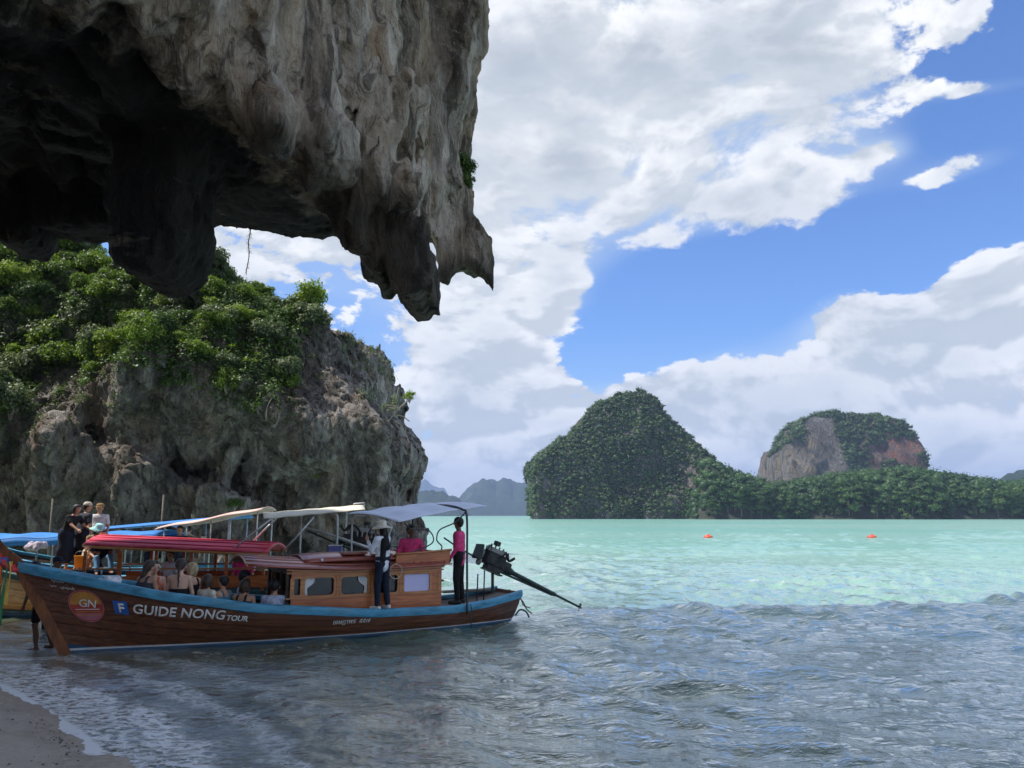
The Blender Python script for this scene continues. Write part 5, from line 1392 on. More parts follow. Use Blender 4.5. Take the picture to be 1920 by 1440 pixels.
for p in ([(2.7, 0.85, 1.5), (1.85, 0.82, 2.22)], [(1.55, 0.95, 1.4), (0.85, 0.84, 2.26)], [(2.7, -0.75, 1.6), (2.0, -0.72, 2.32)], [(0.3, -0.6, 0.6), (0.3, -0.6, 2.45)]): tube('awning_strut', p, 0.022, M_pipe, b2)
tube('awning_pole', smooth_path([(0.33, 0.62, 0.5), (0.33, 0.62, 2.15), (0.42, 0.62, 2.32), (0.6, 0.55, 2.36)], 5), 0.03, M_pipe, b2)
tube('awning_pole', [(1.25, 0.3, 0.5), (1.25, 0.3, 2.3)], 0.02, M_pipe, b2)
tube('roof_rack', [(0.0, 0.3, 2.45), (0.0, 0.3, 2.58), (-0.25, 0.3, 2.6), (-0.25, 0.3, 2.48)], 0.014, M_whitepaint, b2)
box('equipment_box', (0.35, 0.62, 1.50), (0.30, 0.24, 0.16), paint('blue_box', (0.14, 0.16, 0.42), 0.5, 0.1), b2, 0.01); box('box_rim', (0.35, 0.62, 1.59), (0.32, 0.26, 0.02), M_whitepaint, b2, 0.003)
box('stern_shelf', (-0.2, 0.5, 1.36), (1.6, 0.5, 0.05), M_deck, b2); box('stern_shelf_post', (0.35, 0.62, 1.02), (0.06, 0.06, 0.7), M_deck, b2); box('stern_shelf_post', (-0.7, 0.5, 1.0), (0.06, 0.06, 0.7), M_deck, b2)
engine(b2, (-0.15, 0.1, 1.72), (0.90, 0.25, 0.12), 0.5, 1, 1.15)
tube('long_shaft', [(1.15, 0.5, 2.03), (0.5, 0.55, 1.84), (-0.15, 0.6, 1.62), (-0.85, 0.65, 1.38)], [0.02, 0.03, 0.04, 0.045], M_pipe, b2)
tube('shaft_guard', [(1.05, 0.52, 1.93), (0.0, 0.62, 1.50), (-0.7, 0.65, 1.24)], 0.022, M_shaft, b2)

# ------------------------------------------------------------------ third boat: blue roof and faded pink awning; fourth: blue awning strip
b3 = empty('longtail_boat', (-7.4, 23.2, 0), R(182)); tag(b3, 'moored boat with blue cloth roof and faded pink stern awning behind the red roofed boat', 'boat')
H3 = Hull([(0, 0.7), (4, 0.6), (6.3, 0.75), (8.0, 1.05), (10, 1.7)], [(0, 0.45), (1, 0.7), (3, 0.95), (5.5, 1.0), (7.5, 0.78), (9.0, 0.4), (10, 0.05)], 10.0)
build_hull(H3, b3, M_orangewood, M_bluerail, M_orangewood, M_bluehull, M_green, 9.98, 5, None, 0.1)
def rf3(s_, t_):
    u = 2.6 + 5.6 * s_; v = (t_ * 2 - 1) * 0.95
    return (u, v, 1.62 + 0.12 * (1 - (v / 0.95) ** 2) + 0.02 * math.sin(s_ * 30) + 0.12 * (1 - s_))
sheet('cloth_roof', rf3, 30, 10, 0.02, M_bluecanvas, b3)
for s_ in (0.0, 1.0):
    sheet('roof_valance', lambda a, b, s_=s_: (2.6 + 5.6 * a, (s_ * 2 - 1) * 0.96, 1.61 + 0.12 * (1 - a) - 0.2 * b + 0.02 * math.sin(a * 30)), 30, 2, 0.012, M_bluecanvas, b3)
for u in (2.7, 4.1, 5.5, 6.9, 8.1):
    for v in (0.88, -0.88): tube('roof_post', [(u, v, 0.6), (u, v, 1.65)], 0.025, M_pipe, b3, 6)
def aw3(s_, t_):
    u = 2.75 - 2.95 * s_; v = (t_ * 2 - 1) * 0.85
    return (u, v, 1.90 + 0.56 * s_ + 0.10 * (1 - (v / 0.85) ** 2) + 0.02 * math.sin(s_ * 12))
sheet('awning', aw3, 20, 8, 0.014, M_pinkcanvas, b3)
for u, z in ((2.5, 1.95), (1.2, 2.15), (-0.1, 2.4)):
    for v in (0.78, -0.78): tube('awning_strut', [(u, v, 0.6), (u, v, z)], 0.022, M_pipe, b3, 6)
deck('floor', 0.1, 9.3, 0.42, 2, M_deck, b3, H3, 5, 0.2)
b4 = empty('longtail_boat', (-8.7, 26.2, 0), R(180)); tag(b4, 'farthest moored boat with bright blue awning under the headland rock', 'boat')
build_hull(H3, b4, M_hullwood, M_bluerail, M_stem, M_bluehull, M_green, 9.98, 4, None, 0.1)
sheet('awning', lambda s_, t_: (0.2 + 4.4 * s_, (t_ * 2 - 1) * 0.9, 2.22 - 0.38 * s_ + 0.1 * (1 - (t_ * 2 - 1) ** 2)), 26, 8, 0.014, M_bluecanvas, b4)
for u in (0.4, 1.8, 3.2, 4.5):
    for v in (0.8, -0.8): tube('awning_strut', [(u, v, 0.6), (u, v, 2.21 - 0.38 * (u - 0.2) / 4.4)], 0.022, M_pipe, b4, 6)
# two poles standing behind the boats
for px_, y0_, y1_, lab in ((95, 1000, 935, 'thin wooden pole standing in the water behind the left boats'), (303, 985, 928, 'thin bleached pole in front of the brown rock slab')):
    a_ = at(px_, y0_, 30); b_ = at(px_ + 4, y1_, 30)
    o = tube('mooring_pole', [(a_.x, a_.y, -0.3), b_[:]], 0.035, M_deck); tag(o, lab, 'pole')
# ------------------------------------------------------------------ people
def skinmat(name, col):
    m, N = new_mat(name)
    oc = N.node('ShaderNodeTexCoord').outputs['Object']; n = N.noise(oc, 9, 4, 0.6)
    c = N.mix(N.map(n, 0.3, 0.7), tuple(x * 0.82 for x in col), col)
    finish(N, principled(N, c, 0.55, 0, None, 0.4, **{'Subsurface Weight': 0.0})); return m
SK_L = skinmat('skin_light', (0.70, 0.42, 0.30)); SK_M = skinmat('skin_tan', (0.54, 0.30, 0.185)); SK_D = skinmat('skin_brown', (0.20, 0.10, 0.06))
def cloth(name, c, c2=None, sc=9):
    m, N = new_mat(name); oc = N.node('ShaderNodeTexCoord').outputs['Object']
    n = N.noise(oc, sc, 4, 0.6); w = N.noise(N.mapping(oc, (1, 1, 0.5)), 7, 4, 0.6)
    cc = N.mix(N.map(n, 0.42, 0.58), tuple(x * 0.85 for x in c), c2 or tuple(min(1, x * 1.12) for x in c))
    finish(N, principled(N, cc, 0.85, 0, N.bump(w, 0.7, 0.03), 0.2)); return m
CL = {k: cloth('cloth_' + k, *v) for k, v in dict(white=((0.72, 0.73, 0.76),), pink=((0.76, 0.07, 0.22),), navy=((0.020, 0.026, 0.045),), black=((0.018, 0.018, 0.02),), charcoal=((0.055, 0.058, 0.075),),
      teal=((0.05, 0.19, 0.28),), bluewhite=((0.42, 0.48, 0.66), (0.60, 0.64, 0.76), 14), blue=((0.05, 0.11, 0.42), (0.35, 0.45, 0.7), 22), orange=((0.70, 0.22, 0.12),), maroon=((0.16, 0.02, 0.03),),
      cream=((0.66, 0.61, 0.49),), khaki=((0.33, 0.22, 0.10),), cyan=((0.40, 0.72, 0.70),), lilac=((0.55, 0.48, 0.56),), jeans=((0.14, 0.30, 0.48),)).items()}
HAIRS = {k: paint('hair_' + k, c, 0.55, 0.4, 30, bump=0.5, stretch=(1, 1, 0.3)) for k, c in dict(black=(0.012, 0.010, 0.009), brown=(0.06, 0.034, 0.02), blond=(0.46, 0.36, 0.20), grey=(0.055, 0.034, 0.024)).items()}
M_eye = glassmat('eye_dark', (0.015, 0.01, 0.008), 0.2)
def cap_sd(X, Y, Z, a, b, ra, rb):
    a = np.asarray(a, np.float32); b = np.asarray(b, np.float32); d = b - a; L = float((d * d).sum()) + 1e-9
    t = np.clip(((X - a[0]) * d[0] + (Y - a[1]) * d[1] + (Z - a[2]) * d[2]) / L, 0, 1)
    return np.sqrt((X - a[0] - t * d[0]) ** 2 + (Y - a[1] - t * d[1]) ** 2 + (Z - a[2] - t * d[2]) ** 2) - (ra + (rb - ra) * t)
def solid(name, caps, mat, res=0.012, k=0.02, parent=None, cut=None):
    pts = np.array([p for c in caps for p in (c[0], c[1])]); m = max(max(c[2], c[3]) for c in caps) + 0.04
    lo = pts.min(0) - m; hi = pts.max(0) + m
    def base(X, Y, Z):
        d = None
        for c in caps:
            e = cap_sd(X, Y, Z, *c[:4]); kk = c[4] if len(c) > 4 else k
            d = e if d is None else smin(d, e, kk)
        if cut is not None: d = cut(d, X, Y, Z)
        return d
    return iso_mesh(name, lo, hi, res, base, None, 1, mat, parent, True)[0]
def person(label, loc, yaw, H=1.64, pose='stand', lean=0.0, arms=None, legs=None, skin=SK_M, top=('white', 'short'), bottom=('navy', 'trousers'), hair=('black', 'short'), hat=None,
           headyaw=0.0, nod=0.0, shoes=None, group=None, extra=None, fem=False, slimz=1.0):
    s = H / 1.70; V3 = lambda *a: np.array(a, float)
    P = V3(0, 0, 0); dr = V3(math.sin(lean), 0, math.cos(lean)); fw = V3(math.cos(lean), 0, -math.sin(lean))
    chest = P + dr * 0.33; nb = P + dr * 0.52; hd = nb + V3(math.sin(lean * 0.6 + nod), 0, math.cos(lean * 0.6 + nod)) * 0.165 + fw * 0.015
    sw = 0.165 if fem else 0.185
    SHL = [P + dr * 0.465 + V3(0, sg * sw, 0) for sg in (1, -1)]
    if pose == 'stand':
        legs = legs or [((0.01, 0.015, -0.43), (-0.01, 0.02, -0.86)), ((0.01, -0.015, -0.43), (-0.01, -0.02, -0.86))]
        arms = arms or [((-0.02, 0.06, -0.27), (0.05, 0.05, -0.51)), ((-0.02, -0.06, -0.27), (0.05, -0.05, -0.51))]
    if pose == 'sit':
        legs = legs or [((0.41, 0.05, 0.02), (0.42, 0.04, -0.40)), ((0.41, -0.05, 0.02), (0.42, -0.04, -0.40))]
        arms = arms or [((0.04, 0.06, -0.27), (0.26, 0.0, -0.36)), ((0.04, -0.06, -0.27), (0.26, 0.0, -0.36))]
    hips = [P + V3(0, sg * 0.085, -0.02) for sg in (1, -1)]
    caps = []
    # torso as paired columns so that it is wider than deep
    hw = 0.078 if fem else 0.07
    for sg in (1, -1):
        caps += [(P + V3(0, sg * hw, 0), P + dr * 0.2 + V3(0, sg * 0.055, 0), 0.092, 0.078, 0.05), (P + dr * 0.2 + V3(0, sg * 0.055, 0), P + dr * 0.42 + V3(0, sg * (sw - 0.085), 0), 0.078, 0.088, 0.05),
                 (nb - dr * 0.035, SHL[0 if sg > 0 else 1], 0.055, 0.05, 0.04)]
    caps += [(chest - dr * 0.12, chest + dr * 0.08, 0.09, 0.10, 0.05), (nb - dr * 0.03, hd - dr * 0.02, 0.052, 0.048, 0.03)]
    if fem:
        for sg in (1, -1): caps.append((chest + fw * 0.07 + V3(0, sg * 0.07, 0), chest + fw * 0.075 + V3(0, sg * 0.07, -0.01), 0.055, 0.05, 0.03))
    torso = list(caps)
    ch, sh = math.cos(headyaw), math.sin(headyaw)
    def HP(x, y, z):
        xx = x * math.cos(nod + lean * .5) + z * math.sin(nod + lean * .5); zz = -x * math.sin(nod + lean * .5) + z * math.cos(nod + lean * .5)
        return hd + V3(xx * ch - y * sh, xx * sh + y * ch, zz)
    caps += [(HP(-0.012, 0, 0.03), HP(0.012, 0, 0.035), 0.092, 0.088, 0.03), (HP(0.02, 0, 0.0), HP(0.04, 0, -0.075), 0.075, 0.038, 0.03), (HP(0.09, 0, 0.0), HP(0.108, 0, -0.028), 0.010, 0.013, 0.012),
             (HP(0.0, 0.083, -0.005), HP(0.0, 0.088, -0.03), 0.016, 0.012, 0.008), (HP(0.0, -0.083, -0.005), HP(0.0, -0.088, -0.03), 0.016, 0.012, 0.008), (HP(0.080, 0.015, -0.062), HP(0.080, -0.015, -0.062), 0.008, 0.008, 0.01)]
    sleeves = []; legc = []; shoesc = []
    for i, sg in enumerate((1, -1)):
        S = SHL[i]; E_ = S + V3(*arms[i][0]); W_ = S + V3(*arms[i][1])
        caps += [(S, E_, 0.046, 0.037, 0.02), (E_, W_, 0.037, 0.026, 0.01)]
        f = W_ - E_; f /= np.linalg.norm(f) + 1e-9; side = np.cross(f, V3(0, sg, 0.3)); side /= np.linalg.norm(side) + 1e-9; nn = np.cross(side, f)
        palm = W_ + f * 0.075; caps.append((W_ + f * 0.02, palm, 0.025, 0.032, 0.012))
        for j, (o_, ln) in enumerate(((-0.03, 0.06), (-0.010, 0.075), (0.011, 0.07), (0.030, 0.055))):
            a_ = palm + side * o_; b_ = a_ + f * ln * 0.6 + side * o_ * 0.25; c_ = b_ + f * ln * 0.35 + nn * 0.022
            caps += [(a_, b_, 0.0105, 0.0095, 0.003), (b_, c_, 0.0095, 0.0088, 0.003)]
        th = W_ + f * 0.03 - side * 0.03; caps += [(th, th + f * 0.045 - side * 0.022, 0.012, 0.009, 0.006)]
        sleeves.append((S, E_, W_))
        Hp = hips[i]; K = Hp + V3(*legs[i][0]); A = Hp + V3(*legs[i][1])
        caps += [(Hp, K, 0.082, 0.055, 0.03), (K, (K + A) / 2 + V3(-0.012, 0, 0), 0.052, 0.052, 0.02), ((K + A) / 2, A, 0.05, 0.034, 0.02)]
        toe = A + V3(0.15, sg * 0.02, -0.045); caps += [(A + V3(-0.03, 0, -0.035), toe, 0.034, 0.026, 0.02)]
        legc.append((Hp, K, A)); shoesc.append((A + V3(-0.035, 0, -0.04), toe))
    body = solid('person', [(tuple(a), tuple(b), r1, r2, k) for a, b, r1, r2, k in caps], skin, 0.0145)
    # clothes
    tm, ts = top
    shrt = [(a, b, r1 + 0.018, r2 + 0.018, k + 0.01) for a, b, r1, r2, k in torso[:-1] if True]
    shrt = [c for c in shrt]
    neckz = nb
    def below_neck(d, X, Y, Z, off=0.0):
        return np.maximum(d, (X - neckz[0]) * dr[0] + (Y - neckz[1]) * dr[1] + (Z - neckz[2]) * dr[2] - off)
    hem = P - dr * (0.06 if pose == 'sit' else 0.10)
    def shirt_cut(d, X, Y, Z):
        d = below_neck(d, X, Y, Z, 0.005)
        if ts in ('strap', 'tube'):
            top_ = P + dr * (0.40 if ts == 'strap' else 0.28)
            q = (X - top_[0]) * dr[0] + (Z - top_[2]) * dr[2]
            keep = np.maximum(np.abs(np.abs(Y) - 0.085) - 0.018, q - 0.2) if ts == 'strap' else q
            d = np.maximum(d, np.minimum(q, keep))
        return d
    shrt.append((hem, P + dr * 0.1, 0.115, 0.10, 0.04))
    if ts in ('short', 'long', 'elbow'):
        for S, E_, W_ in sleeves:
            if ts == 'short': shrt.append((S, S + (E_ - S) * 0.62, 0.062, 0.06, 0.02))
            else: shrt += [(S, E_, 0.063, 0.052, 0.02)] + ([(E_, W_ - (W_ - E_) * 0.06, 0.050, 0.038, 0.012)] if ts == 'long' else [])
    solid('top' if ts in ('strap', 'tube') else 'shirt', [(tuple(a), tuple(b), r1, r2, k) for a, b, r1, r2, k in shrt], CL[tm], 0.017, 0.02, body, shirt_cut)
    bmn, bs = bottom
    if bs:
        c_ = [(P + V3(0, 0.07, 0.06), P + V3(0, -0.07, 0.06), 0.112, 0.112, 0.03), (P + V3(0, 0.075, -0.03), P + V3(0, -0.075, -0.03), 0.112, 0.112, 0.03)]
        for Hp, K, A in legc:
            if bs == 'trousers': c_ += [(Hp, K, 0.100, 0.072, 0.02), (K, A + V3(0, 0, 0.04), 0.070, 0.058, 0.012)]
            elif bs == 'shorts': c_ += [(Hp, Hp + (K - Hp) * 0.75, 0.102, 0.09, 0.02)]
            elif bs == 'skirt': c_ += [(Hp, K, 0.115, 0.125, 0.12), (K, K + (A - K) * 0.45, 0.125, 0.13, 0.12)]
        solid('trousers' if bs == 'trousers' else bs, [(tuple(a), tuple(b), r1, r2, k) for a, b, r1, r2, k in c_], CL[bmn], 0.018, 0.02, body)
    if shoes:
        for a, b in shoesc: solid('shoe', [(tuple(a), tuple(b), 0.046, 0.038, 0.01), (tuple(a + V3(0, 0, -0.012)), tuple(b + V3(0.01, 0, -0.008)), 0.042, 0.038, 0.01)], shoes, 0.012, 0.01, body)
    # hair
    hm_, hs = hair
    hc = [(HP(-0.02, 0, 0.042), HP(0.0, 0, 0.048), 0.100, 0.097, 0.03), (HP(-0.045, 0, 0.0), HP(-0.05, 0, -0.02), 0.075, 0.062, 0.03)]
    if hs == 'long': hc += [(HP(-0.055, 0, 0.0), HP(-0.075, 0.02, -0.13), 0.07, 0.058, 0.03), (HP(-0.075, 0.02, -0.13), HP(-0.09, 0.06, -0.33), 0.055, 0.028, 0.03)]
    if hs == 'bob': hc += [(HP(-0.03, 0.06, 0), HP(-0.02, 0.075, -0.09), 0.05, 0.035, 0.03), (HP(-0.03, -0.06, 0), HP(-0.02, -0.075, -0.09), 0.05, 0.035, 0.03), (HP(-0.06, 0, -0.02), HP(-0.06, 0, -0.09), 0.07, 0.05, 0.03)]
    if hs == 'braid':
        b0 = HP(-0.10, 0, 0.02)
        for q in range(8): hc.append((b0 + V3(-0.006 * q, 0.008 * (q % 2) - 0.012 * q * 0.3, -0.05 * q), b0 + V3(-0.006 * q - 0.003, 0.008 * ((q + 1) % 2) - 0.012 * q * 0.3, -0.05 * q - 0.04), 0.026 - 0.0018 * q, 0.024 - 0.0018 * q, 0.012))
    if hs == 'bun': hc += [(HP(-0.09, 0, 0.08), HP(-0.1, 0, 0.085), 0.045, 0.04, 0.02)]
    fx0 = HP(0.035, 0, 0); fdir = HP(1, 0, 0) - HP(0, 0, 0); udir = HP(0, 0, 1) - HP(0, 0, 0)
    def hair_cut(d, X, Y, Z):
        a = (X - fx0[0]) * fdir[0] + (Y - fx0[1]) * fdir[1] + (Z - fx0[2]) * fdir[2]
        b = (X - hd[0]) * udir[0] + (Y - hd[1]) * udir[1] + (Z - hd[2]) * udir[2] - 0.065
        return smax(d, -np.maximum(-a, b), 0.01)
    solid('hair', [(tuple(a), tuple(b), r1, r2, k) for a, b, r1, r2, k in hc], HAIRS[hm_], 0.015, 0.02, body, hair_cut)
    for sg in (1, -1):
        e = HP(0.080, sg * 0.031, 0.008); bm = bmesh.new(); bmesh.ops.create_icosphere(bm, subdivisions=1, radius=0.011, matrix=Matrix.Translation(e)); bm_obj('eye', bm, M_eye, body, True)
    def lathe(name, prof, mat):
        bm = bmesh.new(); n = 20; rings = []
        for r_, z_ in prof:
            rings.append([bm.verts.new(HP(r_ * math.cos(2 * math.pi * i / n) - 0.01, r_ * math.sin(2 * math.pi * i / n), z_ + (0.008 * math.sin(6 * math.pi * i / n) if r_ > 0.13 else 0))) for i in range(n)])
        for a, b in zip(rings, rings[1:]):
            for i in range(n): bm.faces.new((a[i], a[(i + 1) % n], b[(i + 1) % n], b[i]))
        bm.faces.new(rings[0]); bm.faces.new(rings[-1]); return bm_obj(name, bm, mat, body, True)
    if hat:
        kind, hmt = hat
        if kind == 'brim': lathe('sun_hat', [(0.04, 0.165), (0.09, 0.155), (0.105, 0.11), (0.112, 0.06), (0.16, 0.035), (0.215, -0.005), (0.212, -0.014), (0.15, 0.025), (0.10, 0.05), (0.095, 0.11), (0.03, 0.15)], CL[hmt])
        if kind == 'cap':
            lathe('cap', [(0.03, 0.15), (0.08, 0.135), (0.105, 0.09), (0.112, 0.045), (0.105, 0.045), (0.09, 0.08), (0.02, 0.13)], CL[hmt])
            bm = bmesh.new(); R0 = []
            for z_ in (0.052, 0.044):
                R0.append([bm.verts.new(HP(0.09 + x, y, z_ - x * 0.15)) for x, y in ((0, -0.08), (0.05, -0.075), (0.09, -0.04), (0.1, 0), (0.09, 0.04), (0.05, 0.075), (0, 0.08))])
            bm.faces.new(R0[0]); bm.faces.new(R0[1][::-1])
            for i in range(7): bm.faces.new((R0[0][i], R0[1][i], R0[1][(i + 1) % 7], R0[0][(i + 1) % 7]))
            bm_obj('cap_peak', bm, CL[hmt], body)
    if extra: extra(body, P, HP, SHL, V3)
    foot = (legs[0][1][2] - 0.02 - 0.08 * 1.0)
    body.location = (loc[0], loc[1], loc[2] + (-foot * s if pose == 'stand' else 0)); body.rotation_euler = (0, 0, yaw); body.scale = (s, s, s * slimz)
    tag(body, label, 'person', group); return body
def B1(u, v, z): return Matrix.Translation((0.35, 18.3, 0)) @ Matrix.Rotation(ROT1, 4, 'Z') @ Vector((u, v, z))
def B2(u, v, z): return Matrix.Translation(O2) @ Matrix.Rotation(ROT2, 4, 'Z') @ Vector((u, v, z))
white_shoe = paint('white_shoe', (0.68, 0.66, 0.60), 0.7, 0.1, 8); black_shoe = paint('black_shoe', (0.02, 0.02, 0.02), 0.6, 0.2, 8)
def vest(body, P, HP, SHL, V3):
    for sg in (1, -1):
        solid('vest_panel', [(tuple(P + V3(-0.02, sg * 0.13, 0.0)), tuple(P + V3(-0.02, sg * 0.12, 0.44)), 0.095, 0.085, 0.02)], CL['black'], 0.016, 0.02, body, lambda d, X, Y, Z: np.maximum(d, 0.035 + P[0] - (-(X) if sg > 9 else np.abs(Y)) ))
def scarf(body, P, HP, SHL, V3):
    solid('head_cloth', [(tuple(HP(-0.03, 0, 0.0)), tuple(HP(-0.05, 0, -0.12)), 0.092, 0.085, 0.02), (tuple(HP(-0.05, 0, -0.12)), tuple(P + V3(-0.10, 0.0, 0.30)), 0.085, 0.075, 0.02), (tuple(P + V3(-0.09, 0.09, 0.42)), tuple(P + V3(-0.07, 0.10, 0.05)), 0.07, 0.06, 0.02)],
          CL['black'], 0.014, 0.02, body, lambda d, X, Y, Z: np.maximum(d, X - 0.045))
# crew and guide on the main boat
w = B1(3.9, 0.93, 0.50)
person('woman in cream sun hat and white shirt standing on the side deck', w, R(150), 1.60, 'stand', 0.06, [((0.08, 0.08, -0.24), (0.22, 0.02, -0.05)), ((0.06, -0.06, -0.26), (0.24, -0.02, -0.20))],
       [((0.03, 0.03, -0.43), (0.0, 0.05, -0.86)), ((0.02, -0.05, -0.43), (-0.02, -0.08, -0.86))], SK_M, ('white', 'long'), ('navy', 'trousers'), ('black', 'long'), ('brim', 'cream'), 0.1, 0.05, white_shoe, None, scarf, True)
w = B1(1.97, 0.42, 0.46)
person('man in pink shirt and dark trousers standing on the stern deck by the canopy pole', w, R(170), 1.72, 'stand', 0.02, [((-0.02, 0.05, -0.27), (0.12, 0.03, -0.48)), ((0.02, -0.07, -0.26), (0.08, -0.05, -0.50))],
       [((0.03, 0.04, -0.43), (-0.01, 0.06, -0.86)), ((0.0, -0.04, -0.43), (-0.03, -0.07, -0.86))], SK_D, ('pink', 'long'), ('black', 'trousers'), ('black', 'short'), None, -0.3, 0.0, black_shoe)
w = B1(2.92, 0.02, 1.30)
person('helmsman in a long sleeved pink shirt seated inside the raised helm box', w, R(-75), 1.66, 'sit', 0.0, [((0.05, 0.09, -0.25), (0.18, 0.14, -0.42)), ((0.05, -0.09, -0.25), (0.18, -0.14, -0.42))], None, SK_D, ('pink', 'long'), ('black', 'trousers'), ('black', 'short'), None, 0.5)
# passengers in the open bow of the main boat
PS = []
def pas(u, v, z, yawdeg, label, **k): person(label, B1(u, v, z), R(yawdeg), pose='sit', group=None, **k)
pas(8.10, 0.22, 0.74, 70, 'seated woman with long dark hair down her bare back at the bow end', H=1.64, lean=0.25, skin=SK_M, top=('charcoal', 'strap'), bottom=('black', 'shorts'), hair=('grey', 'long'), fem=True, headyaw=-0.3)
def shades(body, P, HP, SHL, V3):
    for sg in (1, -1):
        bm = bmesh.new(); bmesh.ops.create_uvsphere(bm, u_segments=10, v_segments=6, radius=0.026, matrix=Matrix.Translation(HP(0.088, sg * 0.033, 0.008)) @ Matrix.Diagonal((0.4, 1, 0.75, 1))); bm_obj('lens', bm, M_glass, body, True)
pas(7.86, -0.25, 0.70, -62, 'seated woman in an orange top and sunglasses facing the beach', H=1.62, skin=SK_L, top=('orange', 'strap'), bottom=('maroon', 'shorts'), hair=('black', 'short'), fem=True, extra=shades, headyaw=0.3)
pas(7.52, 0.40, 0.74, 95, 'seated woman with a dark braid down her back and a black strapless top', H=1.66, lean=0.08, skin=SK_L, top=('black', 'tube'), bottom=('black', 'shorts'), hair=('grey', 'braid'), fem=True)
pas(7.25, 0.0, 0.67, 155, 'seated person with a blond bob and a black vest top', H=1.60, skin=SK_L, top=('black', 'strap'), bottom=('navy', 'shorts'), hair=('blond', 'bob'), fem=True, headyaw=0.4)
pas(6.74, 0.30, 0.48, 160, 'seated boy with short black hair and a teal vest turned towards the bow', H=1.50, skin=SK_M, top=('teal', 'strap'), bottom=('teal', 'shorts'), hair=('black', 'short'))
pas(6.42, 0.42, 0.36, 80, 'seated person with curly dark hair and a black tank top beside the cabin front', H=1.62, lean=0.12, skin=SK_M, top=('black', 'strap'), bottom=('navy', 'shorts'), hair=('brown', 'bob'))
pas(6.28, -0.18, 0.44, 20, 'seated passenger in a dark blue cap and lilac shirt under the cabin roof edge', H=1.68, skin=SK_M, top=('lilac', 'short'), bottom=('navy', 'trousers'), hair=('black', 'short'), hat=('cap', 'charcoal'))
pas(5.86, 0.52, 0.32, 90, 'seated passenger in a pale blue patterned shirt seen from behind at the cabin corner', H=1.66, skin=SK_M, top=('bluewhite', 'elbow'), bottom=('blue', 'trousers'), hair=('black', 'short'))
pas(7.05, 0.45, 0.50, 60, 'seated woman with brown bob and cream top between the blond passenger and the boy', H=1.56, skin=SK_L, top=('cream', 'short'), bottom=('maroon', 'shorts'), hair=('brown', 'bob'), fem=True, headyaw=0.5)
for u_, lb in ((2.6, 'dark haired passenger in pink under the rear end of the red roof'), (4.3, 'passenger in a white shirt seated under the middle of the red roof')):
    q2 = Matrix.Translation(O2) @ Matrix.Rotation(ROT2, 4, 'Z') @ Vector((u_, 0.25, 0.70))
    person(lb, q2, R(-70 if u_ < 3 else -110), pose='sit', H=1.6, skin=SK_M, top=('pink' if u_ < 3 else 'white', 'short'), bottom=('navy', 'trousers'), hair=('black', 'short'))
# people at the bow of the red roofed boat
def on2(u, v, z): p = B2(u, v, z); return p
def at2(px_, py_, Yw, zf=None):
    p = at(px_, py_, Yw); return p
p = at(118, 1070, 19.7)
person('man in a black shirt and dark shorts bending forward, leftmost of the standing group', p, R(-12), 1.60, 'stand', 0.40, [((0.14, 0.05, -0.22), (0.34, 0.04, -0.30)), ((0.16, -0.05, -0.20), (0.36, -0.06, -0.32))], None, SK_M, ('black', 'short'), ('navy', 'skirt'), ('black', 'bob'))
p = at(146, 1070, 20.0)
person('tall man in a charcoal t-shirt and pale cap standing with his back to the water', p, R(60), 1.64, 'stand', 0.16, None, None, SK_M, ('charcoal', 'short'), ('navy', 'skirt'), ('black', 'short'), ('cap', 'cream'), -0.6)
p = at(178, 1066, 20.7)
person('person in white t-shirt and grey cap standing behind the others on the red roofed boat', p, R(-80), 1.60, 'stand', 0.0, None, None, SK_M, ('white', 'short'), ('teal', 'shorts'), ('black', 'short'), ('cap', 'khaki'))
p = at(167, 1040, 19.45)
person('crouching person in a turquoise sun hat and khaki top beside the orange bucket', (p.x, p.y, p.z), R(-20), 1.60, 'sit', 0.35, None, [((0.34, 0.10, 0.10), (0.16, 0.10, -0.25)), ((0.34, -0.10, 0.10), (0.16, -0.10, -0.25))], SK_M, ('khaki', 'short'), ('cream', 'shorts'), ('black', 'bob'), ('brim', 'cyan'), 0, 0.15)
p = at(187, 1052, 19.3)
person('man in a navy shirt and light jeans sitting on the deck near the red roof', (p.x, p.y, p.z), R(-50), 1.58, 'sit', 0.1, None, [((0.36, 0.08, 0.16), (0.50, 0.08, -0.2)), ((0.36, -0.08, 0.12), (0.52, -0.08, -0.22))], SK_M, ('navy', 'short'), ('jeans', 'trousers'), ('black', 'short'))
# head and shoulders in a cap between the two bows
p = at(103, 1050, 17.0)
person('man in a dark blue cap standing in the water between the two bows', (p.x, p.y, -0.25), R(-15), 1.60, 'stand', 0.12, None, None, SK_D, ('black', 'short'), ('black', 'trousers'), ('black', 'short'), ('cap', 'navy'))
g = ground(64, 1216)
person('barefoot deckhand in black wading behind the bow stem', (g.x, g.y + 0.1, -0.05), R(175), 1.50, 'stand', 0.35, None, [((0.03, 0.02, -0.43), (-0.06, 0.04, -0.86)), ((0.0, -0.10, -0.43), (-0.12, -0.16, -0.86))], SK_D, ('black', 'short'), ('black', 'shorts'), ('black', 'short'))
for px_, lab in ((298, 'dark haired passenger whose head shows above the left half of the red roof'), (337, 'dark haired passenger whose head shows beside the pink awning\'s low end')):
    p = at(px_, 1003, 22.9)
    person(lab, (p.x, p.y, p.z - 0.52), R(-90), 1.62, 'sit', 0, None, None, SK_M, ('charcoal', 'short'), ('navy', 'trousers'), ('black', 'short'))
